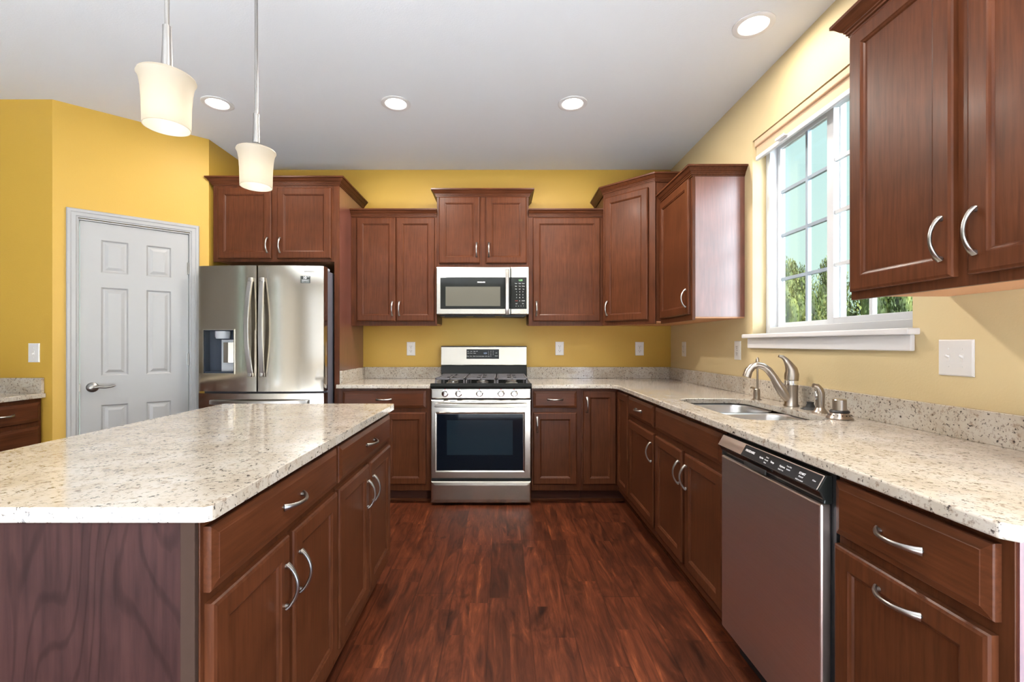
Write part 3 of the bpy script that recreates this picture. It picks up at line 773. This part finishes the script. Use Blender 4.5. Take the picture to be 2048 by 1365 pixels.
def bow(par, x, za, zb, sgn):
    m = MB(); n = 14; rr_ = []
    f0 = fy(x)
    for i in range(n+1):
        u = i/n; z = za+(zb-za)*u; out = .022+.038*math.sin(PI*u)
        yo = f0-out
        side = sgn*.010*math.sin(PI*u)
        xa, xb = x-.017+side, x+.017+side
        rr_.append([(xa, yo, z), (xb, yo, z), (xb, yo+.018, z), (xa, yo+.018, z)])
    m.loft(rr_)
    for z in (za+.015, zb-.015): m.box(x-.013, x+.013, f0-.03, f0+.004, z-.014, z+.014)
    return m.build('handle', 'brushed_nickel', par, bevel=.004, smooth=True)
bow(ld, -.040, .985, 1.705, -1); bow(rd, .042, .985, 1.705, 1)
for fdw, zc in ((fd1, .80), (fd2, .40)):
    m = MB(); rr_ = []
    for i in range(15):
        u = i/14; x = -.36+.72*u+(fc); yo = fy(x)-.020-.035*math.sin(PI*u)**.6
        rr_.append([(x, yo, zc-.016), (x, yo+.016, zc-.016), (x, yo+.016, zc+.016), (x, yo, zc+.016)])
    m.loft(rr_)
    for x in (-.345+fc, .345+fc): m.box(x-.012, x+.012, fy(x)-.026, fy(x)+.002, zc-.013, zc+.013)
    m.build('handle', 'brushed_nickel', fdw, bevel=.004, smooth=True)
# dispenser in the left door
m = MB(); e = .006; yr = ybk-.012; yf = fy(RCx0)-.004
dv = m
dv.box(RCx0, RCx1, yr, yr+.006, RCz0, RCz1)
dv.box(RCx0, RCx0+.004, yf+.01, yr, RCz0, RCz1); dv.box(RCx1-.004, RCx1, yf+.01, yr, RCz0, RCz1)
dv.box(RCx0, RCx1, yf+.01, yr, RCz0, RCz0+.004); dv.box(RCx0, RCx1, yf+.01, yr, RCz1-.004, RCz1)
disp = m.build('dispenser', 'dispenser_dark', t)
m = MB(); fyv = lambda x: fy(x)-.004
for xa, xb, za, zb in ((RCx0-e, RCx0, RCz0-e, RCz1+e), (RCx1, RCx1+e, RCz0-e, RCz1+e), (RCx0, RCx1, RCz1, RCz1+e), (RCx0, RCx1, RCz0-e, RCz0)):
    m.prism([(xa, fyv(xa)), (xb, fyv(xb)), (xb, fyv(xb)+.02), (xa, fyv(xa)+.02)], za, zb)
m.build('bezel', 'chrome', disp)
m = MB(); m.box(RCx0+.095, RCx1-.005, yr-.006, yr, RCz0+.006, RCz0+.245); m.build('backplate', 'dispenser_pale', disp)
m = MB(); m.lathe([(.044, 0), (.050, .015), (.050, .055)], (RCx0+.115, (yf+yr)/2+.012, RCz1-.062), 24); m.build('nozzle', 'dispenser_pale', disp, smooth=True)
m = MB(); m.prism([(RCx0+.118, yr-.022), (RCx0+.16, yr-.034), (RCx0+.20, yr-.022), (RCx0+.20, yr-.006), (RCx0+.118, yr-.006)], RCz0+.075, RCz0+.225); m.build('paddle', 'stainless', disp)
m = MB(); m.box(RCx0+.006, RCx1-.006, yf+.012, yr-.004, RCz0+.004, RCz0+.012); m.build('drip_tray', 'dispenser_dark', disp)
m = MB(); m.prism([(a1-.10, ybk+.06), (a1-.006, ybk+.06), (a1-.006, yfe+.03), (a1-.10, yfe+.03)], 1.771, 1.792); m.build('hinge_cover', 'dispenser_pale', t, bevel=.004)
sx = .345; sz = 1.695; ang = math.atan(.060*(sx-fc)/hwid**2)
m = MB(); m.box(-.034, .034, -.0008, .004, -.027, .024); st = m.build('warranty_sticker', 'sticker_black', t, (sx, fy(sx)-.001, sz), ang)
ty = -.0012
text('lettering', '10', .026, 'text_white', st, (-.004, ty, .011), bold=.0006)
text('lettering', 'YEAR', .007, 'text_white', st, (.020, ty, .018))
text('lettering', 'WARRANTY', .0098, 'text_white', st, (0, ty, -.007), bold=.0002)
text('lettering', 'DIGITAL INVERTER', .0064, 'text_white', st, (0, ty, -.0185))
text('brand_lettering', 'SAMSUNG', .017, 'hinge_nickel', t, (.375, fy(.375)-.0016, 1.752), (R(90), 0, math.atan(.060*(.375-fc)/hwid**2)))

# ================================================================== microwave
t = thing('microwave', 'stainless over-the-range microwave with a black glass window', 'microwave', ((RX0+RX1)/2, 0, 1.452))
hw = (RX1-RX0)/2-.002; cx = (RX0+RX1)/2; H = 1.855-1.452
m = MB(); m.box(-hw, hw, -.345, -.004, .018, H); m.build('body', 'black_plastic', t)
split = .073-cx
m = MB(); m.box(-hw, split-.0015, -.385, -.347, .012, H-.002); md = m.build('door', 'stainless', t, bevel=.006)
m = MB(); m.box(split+.0015, hw, -.385, -.347, .012, H-.002); mp_ = m.build('control_panel', 'stainless', t, bevel=.006)
g0, g1 = .057, .315
m = MB(); m.box(-.499-cx, split-.003, -.3875, -.384, g0, g1); m.build('window_glass', 'black_gloss', md, bevel=.003)
m = MB(); m.box(-.456-cx, -.010-cx, -.3885, -.3874, g0+.024, g1-.076); m.build('window_mesh', 'microwave_mesh', md)
text('brand_lettering', 'FRIGIDAIRE', .0125, 'text_white', md, (-.165-cx, -.3885, g1-.040), bold=.0004)
m = MB(); rr_ = []
for i in range(13):
    u = i/12; z = .008+.372*u; yo = -.398-.030*math.sin(PI*u)**.7
    rr_.append([(split-.041, yo, z), (split-.012, yo, z), (split-.012, yo+.012, z), (split-.041, yo+.012, z)])
m.loft(rr_)
for z in (.024, .362): m.box(split-.036, split-.017, -.40, -.384, z-.014, z+.014)
m.build('handle', 'brushed_nickel', md, bevel=.004, smooth=True)
kx0, kx1 = split+.003, .205-cx
m = MB(); m.box(kx0, kx1, -.3875, -.384, g0, g1); m.build('keypad', 'black_gloss', mp_, bevel=.003)
kc = (kx0+kx1)/2+.008
text('display', '1:21', .020, 'display_green', mp_, (kc+.008, -.3885, g1-.024))
def tx(s, x, z, sz=.0085, mat='text_white'): text('lettering', s, sz, mat, mp_, (x, -.3885, z))
for k, s in enumerate(('Timer', 'Clock', 'Power')): tx(s, kc-.030+.030*k, g1-.050, .008)
for k, s in enumerate(('Bake', 'Time', 'Reheat')): tx(s, kc-.030+.030*k, g1-.072, .008)
for k, s in enumerate(('Melt', 'Defr', 'Veg')): tx(s, kc-.030+.030*k, g1-.096, .008)
for r_ in range(3):
    for c_ in range(3): tx(str(r_*3+c_+1), kc-.026+.026*c_, g1-.118-.024*r_, .012)
tx('STOP', kc-.027, g1-.192, .009, 'text_red'); tx('0', kc, g1-.192, .012); tx('START', kc+.029, g1-.192, .009)
tx('Light', kc-.026, g1-.214, .008); tx('Vent', kc+.026, g1-.214, .008)
for k, s in enumerate(('o', 'x', '<', '?')): tx(s, kc-.030+.020*k, g1-.234, .010)
m = MB(); m.box(-hw+.02, hw-.02, -.335, -.02, .002, .018)
for k in range(3): m.box(-hw+.06+.24*k, -hw+.24+.24*k, -.32, -.20, -.004, .002)
m.build('vent_base', 'black_plastic', t)

# ================================================================== range
t = thing('gas_range', 'stainless steel gas range with five knobs and a black oven window', 'range', ((RX0+RX1)/2, 0, 0))
hw = (RX1-RX0)/2-.002
m = MB(); m.box(-hw, hw, -.625, -.02, .03, .885); m.build('body', 'black_plastic', t)
m = MB(); 
for sx_ in (-1, 1):
    for yy in (-.58, -.08): m.cyl((sx_*(hw-.05), yy, 0), (sx_*(hw-.05), yy, .031), .018)
m.build('feet', 'black_plastic', t)
m = MB(); m.loft([[(x, -.02, .886), (x, -.64, .886), (x, -.664, .888), (x, -.668, .905), (x, -.655, .926), (x, -.635, .922), (x, -.60, .910), (x, -.02, .910)] for x in (-hw-.006, hw+.006)])
m.build('cooktop', 'black_gloss', t, bevel=.003)
m = MB(); m.box(-hw, hw, -.660, -.625, .808, .885); cp = m.build('control_panel', 'stainless', t, bevel=.008)
for kx in (-.427, -.324, -.166, -.004, .096):
    m = MB(); ox = kx+.155
    m.lathe([(.027, .660), (.027, .664), (.021, .666), (.0205, .690), (.018, .694), (.004, .695)], (ox, 0, .850), 24, 'y')
    m.box(ox-.005, ox+.005, -.699, -.694, .833, .867)
    m.build('knob', 'chrome', t, smooth=True)
    m = MB(); m.box(ox-.004, ox+.004, -.6612, -.6595, .8785, .8825); m.build('knob_mark', 'text_red', cp)
# oven door
m = MB(); oz0, oz1 = .205, .800; y_ = -.662
wx0, wx1, wz0, wz1 = -.489+.155, .163+.155, .268, .694
m.rings(2*hw, oz1-oz0, [(0, -.627), (0, y_+.006), (.006, y_)], -hw, oz0, True)
od = m.build('oven_door', 'stainless', t)
m = MB(); m.rings(wx1-wx0+.03, wz1-wz0+.03, [(0, y_-.0005), (.004, y_-.006), (.013, y_-.003), (.0145, y_-.0025)], wx0-.015, wz0-.015)
m.build('window_frame', 'stainless', od)
m = MB(); m.rings(wx1-wx0, wz1-wz0, [(0, y_-.001), (0, y_-.0045), (.002, y_-.005)], wx0, wz0); m.build('oven_window', 'oven_glass', od)
m = MB(); m.rings(.50, .265, [(0, y_-.0045), (.002, y_-.0056)], wx0+.075, wz0+.115); m.build('inner_window', 'oven_inner', od)
m = MB(); rr_ = []
for i in range(17):
    u = i/16; x = -.345+.69*u; yo = -.700-.018*math.sin(PI*u)**.6; zc = .763-.004*math.sin(PI*u)
    rr_.append([(x, yo, zc-.012), (x, yo+.016, zc-.014), (x, yo+.018, zc+.012), (x, yo+.004, zc+.016)])
m.loft(rr_)
for x in (-.335, .335): m.box(x-.012, x+.012, -.70, y_, .752, .776)
m.build('handle', 'brushed_nickel', od, bevel=.003, smooth=True)
m = MB()
for xa, xb in ((-.235, -.19), (-.135, -.09), (-.08, -.03), (.02, .07), (.08, .125), (.18, .22)): m.box(xa, xb, y_-.001, y_+.004, .787, .7905)
m.build('vent_slots', 'slot_dark', od)
m = MB(); m.rings(2*hw, .166, [(0, -.627), (0, -.655), (.008, -.662), (.03, -.664)], -hw, .018); m.build('storage_drawer', 'stainless', t)
# backguard
m = MB(); m.loft([[(x, -.02, .905), (x, -.085, .905), (x, -.080, 1.035), (x, -.02, 1.035)] for x in (-hw, hw)]); m.build('backguard_base', 'black_gloss', t, bevel=.003)
m = MB(); m.loft([[(x, -.022, 1.036), (x, -.096, 1.036), (x, -.091, 1.199), (x, -.022, 1.199)] for x in (-hw, hw)]); bg_ = m.build('backguard', 'stainless', t, bevel=.004)
m = MB(); m.box(-hw, hw, -.09, -.02, 1.199, 1.205); m.build('backguard_cap', 'black_plastic', t)
def gy(z): return -.096+.005*(z-1.036)/.163
m = MB(); za, zb = 1.092, 1.176; xa, xb = -.308+.155, -.022+.155
m.loft([[(x, gy(za)+.003, za), (x, gy(za)-.0015, za), (x, gy(zb)-.0015, zb), (x, gy(zb)+.003, zb)] for x in (xa, xb)]); m.build('control_display', 'black_plastic', bg_)
def gt(s, x, z, sz=.009, mat='text_white', nm='lettering'): text(nm, s, sz, mat, bg_, (x, gy(z)-.0022, z), (R(90)-math.atan2(.005, .163), 0, 0))
W_ = xb-xa
for u, s in ((.05, 'Broil'), (.15, 'Bake'), (.245, 'Roast'), (.32, 'Off')): gt(s, xa+u*W_, 1.158, .008)
for u, s in ((.06, 'Conv'), (.15, 'Conv'), (.25, 'Keep')): gt(s, xa+u*W_, 1.142, .0095)
for u, s in ((.05, 'Timer'), (.14, 'Set'), (.235, 'Clock'), (.33, 'Cook'), (.42, 'Delay'), (.51, 'Steam'), (.60, 'Self'), (.68, 'Lock')): gt(s, xa+u*W_, 1.115, .0095)
for r_, row in enumerate((('1', '2', '3'), ('4', '5', '6'), ('7', '8', '9'), ('', '0', ''))):
    for c_, s in enumerate(row):
        if s: gt(s, xa+(.68+.07*c_)*W_, 1.158-.0143*r_, .010)
gt('OFF', xa+.92*W_, 1.143, .009); gt('START', xa+.92*W_, 1.117, .009)
gt('1:21', xa+.58*W_, 1.141, .018, 'display_blue', 'clock_digits')
# burners and grates
for bx_2, by in ((-.235, -.48), (-.235, -.22), (0, -.35), (.235, -.48), (.235, -.22)):
    m = MB(); m.lathe([(.048, .910), (.048, .916), (.036, .920), (.036, .930), (.030, .934), (.004, .935)], (bx_2, by, 0), 24); m.build('burner', 'brushed_nickel', t, smooth=True)
for gx0, gx1 in ((-.355, -.128), (-.120, .110), (.118, .355)):
    m = MB(); ya, yb = -.605, -.105; zt_, zb_ = .962, .948; bw = .011
    for x in (gx0, gx1-bw): m.box(x, x+bw, ya, yb, zb_, zt_)
    for y in (ya, (ya+yb)/2-bw/2, yb-bw): m.box(gx0, gx1, y, y+bw, zb_, zt_)
    xc = (gx0+gx1)/2
    m.box(xc-bw/2, xc+bw/2, ya, yb, zb_, zt_)
    for y in (ya+.12, ya+.36): m.box(gx0, xc-.035, y, y+bw, zb_, zt_); m.box(xc+.035, gx1, y, y+bw, zb_, zt_)
    for x in (gx0, gx1-bw):
        for y in (ya, yb-bw): m.loft([[(x, y, zb_), (x+bw, y, zb_), (x+bw, y+bw, zb_), (x, y+bw, zb_)], [(x-.002, y-.002, .9105), (x+bw+.002, y-.002, .9105), (x+bw+.002, y+bw+.002, .9105), (x-.002, y+bw+.002, .9105)]])
    m.build('grate', 'cast_iron', t, bevel=.002)

# ================================================================== dishwasher
t = thing('dishwasher', 'brown-tinted stainless dishwasher with a dark control strip', 'dishwasher', (XW, -2.297, 0), R(-90))
w = .571; f = .868-XW     # local front plane y = f
m = MB(); m.box(.004, w+.012, f+.03, -.02, .10, .872); m.build('tub', 'black_plastic', t)
m = MB(); m.box(.006, w-.006, f, f+.03, .115, .788); m.build('door', 'dark_stainless', t, bevel=.006)
m = MB(); m.loft([[(x, f+.03, .868), (x, f+.012, .868), (x, f-.012, .826), (x, f-.006, .822), (x, f+.006, .800), (x, f+.004, .789), (x, f+.03, .789)] for x in (0, w)]); m.build('console_body', 'black_gloss', t, bevel=.003)
m = MB(); tl = math.atan2(.024, .042)
def cy_(z): return f+.012-.024*(.868-z)/.042
m.loft([[(x, cy_(.866)-.0016, .866), (x, cy_(.828)-.0016, .828), (x, cy_(.828)+.003, .828), (x, cy_(.866)+.003, .866)] for x in (.004, w-.004)])
con = m.build('control_strip', 'dark_stainless', t, bevel=.001)
m = MB(); m.loft([[(x, cy_(.864)-.0024, .864), (x, cy_(.829)-.0024, .829), (x, cy_(.829)+.002, .829), (x, cy_(.864)+.002, .864)] for x in (.175, w-.006)]); m.build('button_panel', 'black_plastic', con)
def dt(s, x, z, sz, b=0): text('lettering', s, sz, 'text_white', con, (x, cy_(z)-.0032, z), (R(90)-tl*-1 if False else R(90)-tl, 0, 0), 'CENTER', b)
dt('FRIGIDAIRE', .218, .849, .0112, .0002)
for x, s in ((.290, 'Cycles'), (.350, 'Temp'), (.402, 'Options')): dt(s, x, .846, .0082, .0001)
for x, s in ((.318, 'Heavy'), (.430, 'Heat Dry')): dt(s, x, .853, .006)
for x, s in ((.318, 'Normal'), (.432, 'Sanitize')): dt(s, x, .845, .006)
for x, s in ((.318, 'Rinse'), (.402, 'Hold 3 sec')): dt(s, x, .837, .006)
dt('START', .492, .850, .0092, .0002); dt('Cancel', .492, .8415, .007); dt('Hold to cancel', .492, .8325, .0055); dt('Clean', .545, .846, .006)
m = MB(); m.box(.19, .32, f-.010, f-.004, .796, .812); m.build('pull_pocket', 'slot_dark', t, bevel=.002)
m = MB(); m.box(.004, w+.01, f+.075, f+.09, 0, .112); m.build('toe_kick', 'black_plastic', t)

# ================================================================== wall plates
def screw(m, x, z): m.cyl((x, -.006, z), (x, -.0075, z), .0032, .0028, 10)
def outlet(label, loc, rz):
    t = thing('outlet', label, 'outlet', loc, rz, 'wall outlets')
    m = MB(); m.rings(.076, .122, [(0, 0), (0, -.003), (.004, -.006), (.006, -.006)], -.038, -.061); m.build('cover_plate', 'white_plastic', t)
    for s in (-1, 1):
        m = MB(); m.prism([(x, y) for x, y in rrect(-.017, .017, -.0145, .0145, .009, 5)], 0, .0022)
        bmesh.ops.rotate(m.bm, verts=m.bm.verts, cent=(0, 0, 0), matrix=Matrix.Rotation(R(90), 3, 'X'))
        o = m.build('socket', 'white_plastic', t, (0, -.0058, s*.0205))
        m = MB(); m.box(-.0085, -.006, -.0028, -.0018, -.001, .008); m.box(.006, .0085, -.0028, -.0018, -.001, .007); m.lathe([(.003, .0018), (.003, .0028)], (0, 0, -.0075), 10, 'y'); m.build('slots', 'slot_dark', o)
    m = MB(); screw(m, 0, 0); m.build('screw', 'hinge_nickel', t)
outlet('white outlet on the back wall left of the range', (-.815, 0, 1.180), 0)
outlet('white outlet on the back wall just right of the range', (.523, 0, 1.182), 0)
outlet('white outlet on the back wall near the right corner', (1.243, 0, 1.180), 0)
outlet('white outlet on the right wall close to the corner', (XW, -.30, 1.180), R(-90))
outlet('white outlet on the right wall left of the window sill', (XW, -1.165, 1.182), R(-90))
def switch(label, loc, rz, n, up):
    t = thing('light_switch', label, 'light switch', loc, rz)
    w = .072+.046*(n-1); hh = .061
    m = MB(); m.rings(w, 2*hh, [(0, 0), (0, -.003), (.004, -.006), (.006, -.006)], -w/2, -hh); m.build('cover_plate', 'white_plastic', t)
    for k in range(n):
        x = (k-(n-1)/2)*.046
        m = MB(); m.box(x-.006, x+.006, -.0075, -.005, -.013, .013)
        s = 1 if up[k] else -1
        m.loft([[(x-.0045, -.006, s*.002-.004), (x+.0045, -.006, s*.002-.004), (x+.0045, -.006, s*.002+.005), (x-.0045, -.006, s*.002+.005)],
                [(x-.0035, -.018, s*.009-.003), (x+.0035, -.018, s*.009-.003), (x+.0035, -.018, s*.009+.003), (x-.0035, -.018, s*.009+.003)]])
        m.build('toggle', 'white_plastic', t, bevel=.001)
        for z in (-.030, .030):
            m = MB(); screw(m, x, z); m.build('screw', 'white_plastic', t)
switch('single white light switch on the yellow wall above the desk counter', (-2.995, -1.182, 1.167), 0, 1, [0])
switch('double white light switch on the right wall under the large cabinet', (XW, -2.575, 1.178), R(-90), 2, [1, 1])

# ================================================================== ceiling lights
def can(label, x, y, e=15):
    t = thing('recessed_light', label, 'ceiling light', (x, y, CEIL), 0, 'recessed ceiling lights')
    m = MB(); m.lathe([(.095, -.001), (.095, -.005), (.088, -.008), (.070, -.006), (.066, -.002)], seg=40); m.build('trim_ring', 'white_plastic', t, smooth=True)
    m = MB(); m.lathe([(.067, -.0015), (.050, -.0045), (.004, -.0055)], seg=32); m.build('lens', 'lens_glow', t, smooth=True)
    light('lamp', 'AREA', (0, 0, -.02), (0, 0, 0), e, (1, .93, .84), t, shape='DISK', size=.13)
can('recessed ceiling light nearest the pantry door, left of the far row', -1.851, -1.134, 4)
can('recessed ceiling light in the middle of the far row, in front of the range', -.688, -1.134)
can('recessed ceiling light at the right end of the far row', .463, -1.134)
can('recessed ceiling light near the window wall at top right', 1.238, -1.864, 3)
can('added unseen recessed ceiling light above the aisle at the near end of the right-hand counter', .70, -3.30, 10)  # extra fixture out of view, added to light the right counter
def pendant(label, x, y, zb):
    t = thing('pendant_light', label, 'pendant light', (x, y, CEIL), 0, 'pendant lights over the island')
    z = zb-CEIL
    m = MB(); m.lathe([(.065, -.001), (.065, -.012), (.05, -.022), (.012, -.028)], seg=32); m.build('canopy', 'brushed_nickel', t, smooth=True)
    m = MB(); m.cyl((0, 0, -.025), (0, 0, z+.26), .0065, .0065, 14); m.build('rod', 'brushed_nickel', t, smooth=True)
    m = MB(); m.lathe([(.009, z+.300), (.0115, z+.298), (.0115, z+.27), (.014, z+.19), (.014, z+.178)], seg=20); m.build('sleeve', 'brushed_nickel', t, smooth=True)
    m = MB(); m.lathe([(.014, z+.180), (.022, z+.175), (.034, z+.166), (.036, z+.160), (.004, z+.158)], seg=28); m.build('cap', 'brushed_nickel', t, smooth=True)
    m = MB()
    prof = [(.030, z+.160), (.055, z+.157), (.072, z+.150), (.0745, z+.144), (.071, z+.139), (.0675, z+.128), (.064, z+.105), (.0615, z+.07), (.0605, z+.03), (.0600, z), (.0575, z), (.058, z+.03), (.059, z+.07), (.0615, z+.105), (.065, z+.130), (.052, z+.152), (.030, z+.156)]
    m.lathe(prof, seg=40, caps=False); m.build('shade', 'shade_glow', t, smooth=True)
    m = MB(); m.lathe([(.004, z+.045), (.022, z+.055), (.028, z+.080), (.020, z+.11), (.013, z+.13), (.013, z+.155)], seg=20); m.build('bulb', 'bulb_glow', t, smooth=True)
    light('lamp', 'POINT', (0, 0, z+.035), (0, 0, 0), .25, (1, .93, .82), t, shadow_soft_size=.02)
pendant('pendant light with a frosted white shade, nearer and higher of the two in view', -.985, -2.76, 1.862)
pendant('pendant light with a frosted white shade, farther one in front of the refrigerator cabinet', -1.005, -2.235, 1.868)

# ================================================================== outside the window
m = MB(); m.box(1.75, 30, 0, 30, -.45, -.40); struct(m.build('ground', 'lawn'))
m = MB(); m.box(1.72, 6, -9, -.2, -.45, -.12); struct(m.build('ground_patio', 'patio_concrete'))
def foliage_mesh(seed, n=15000):
    rnd = random.Random(seed); m = MB(); bm = m.bm
    lobes = []
    for k in range(34):
        u = rnd.random(); h = .12+.86*u; rr = (1-u*.92)**.75*.78
        a = rnd.random()*2*PI; lobes.append((Vector((math.cos(a)*rr*rnd.uniform(.35, 1), math.sin(a)*rr*rnd.uniform(.35, 1), h*1.0)), .16+.24*(1-u)))
    lobes.append((Vector((0, 0, .98)), .07)); lobes.append((Vector((.06, .03, 1.05)), .035))
    for i in range(n):
        c, r = lobes[i % len(lobes)]
        d = Vector((rnd.gauss(0, 1), rnd.gauss(0, 1), rnd.gauss(.15, 1))).normalized()
        p = c+d*r*rnd.uniform(.60, 1.06)
        if p.z < .02: continue
        t = (d+Vector((rnd.uniform(-.7, .7), rnd.uniform(-.7, .7), rnd.uniform(-.2, .9)))).normalized()
        s = t.cross(Vector((rnd.gauss(0, 1), rnd.gauss(0, 1), rnd.gauss(0, 1)))).normalized()
        ln = rnd.uniform(.016, .036); wd = ln*.34
        bm.faces.new([bm.verts.new(q_) for q_ in (p, p+t*ln*.5+s*wd, p+t*ln, p+t*ln*.5-s*wd)])
    for c, r in lobes: bmesh.ops.create_icosphere(bm, subdivisions=2, radius=r*.58, matrix=Matrix.Translation(c))
    o = m.build('foliage', 'foliage'); me = o.data; bpy.data.objects.remove(o); return me
FOL = [foliage_mesh(3), foliage_mesh(11)]
def tree(label, x, y, h, r, k, a):
    t = thing('evergreen_tree', label, 'tree', (x, y, -.40), a, 'evergreens outside the window')
    o = bpy.data.objects.new('foliage', FOL[k]); C.objects.link(o); o.parent = t; o.scale = (r, r, h)
    m = MB(); m.tube([(0, 0, 0), (.02, 0, h*.4), (0, .02, h*.9)], [.14, .09, .02], 10); m.build('trunk', 'bark', t, smooth=True)
tree('leafy evergreen outside the window, behind the left column of panes', 8.0, 8.4, 3.55, 1.3, 0, .3)
tree('leafy evergreen standing farther back, its tip behind the second column of panes', 10.5, 10.4, 3.85, 1.3, 1, 2.0)
tree('leafy evergreen seen low through the right sash under the big cabinet', 7.0, 4.0, 3.5, 1.3, 0, 4.1)
tree('leafy evergreen outside, hidden mostly behind the big wall cabinet', 10.0, 5.8, 3.6, 1.3, 1, 5.2)
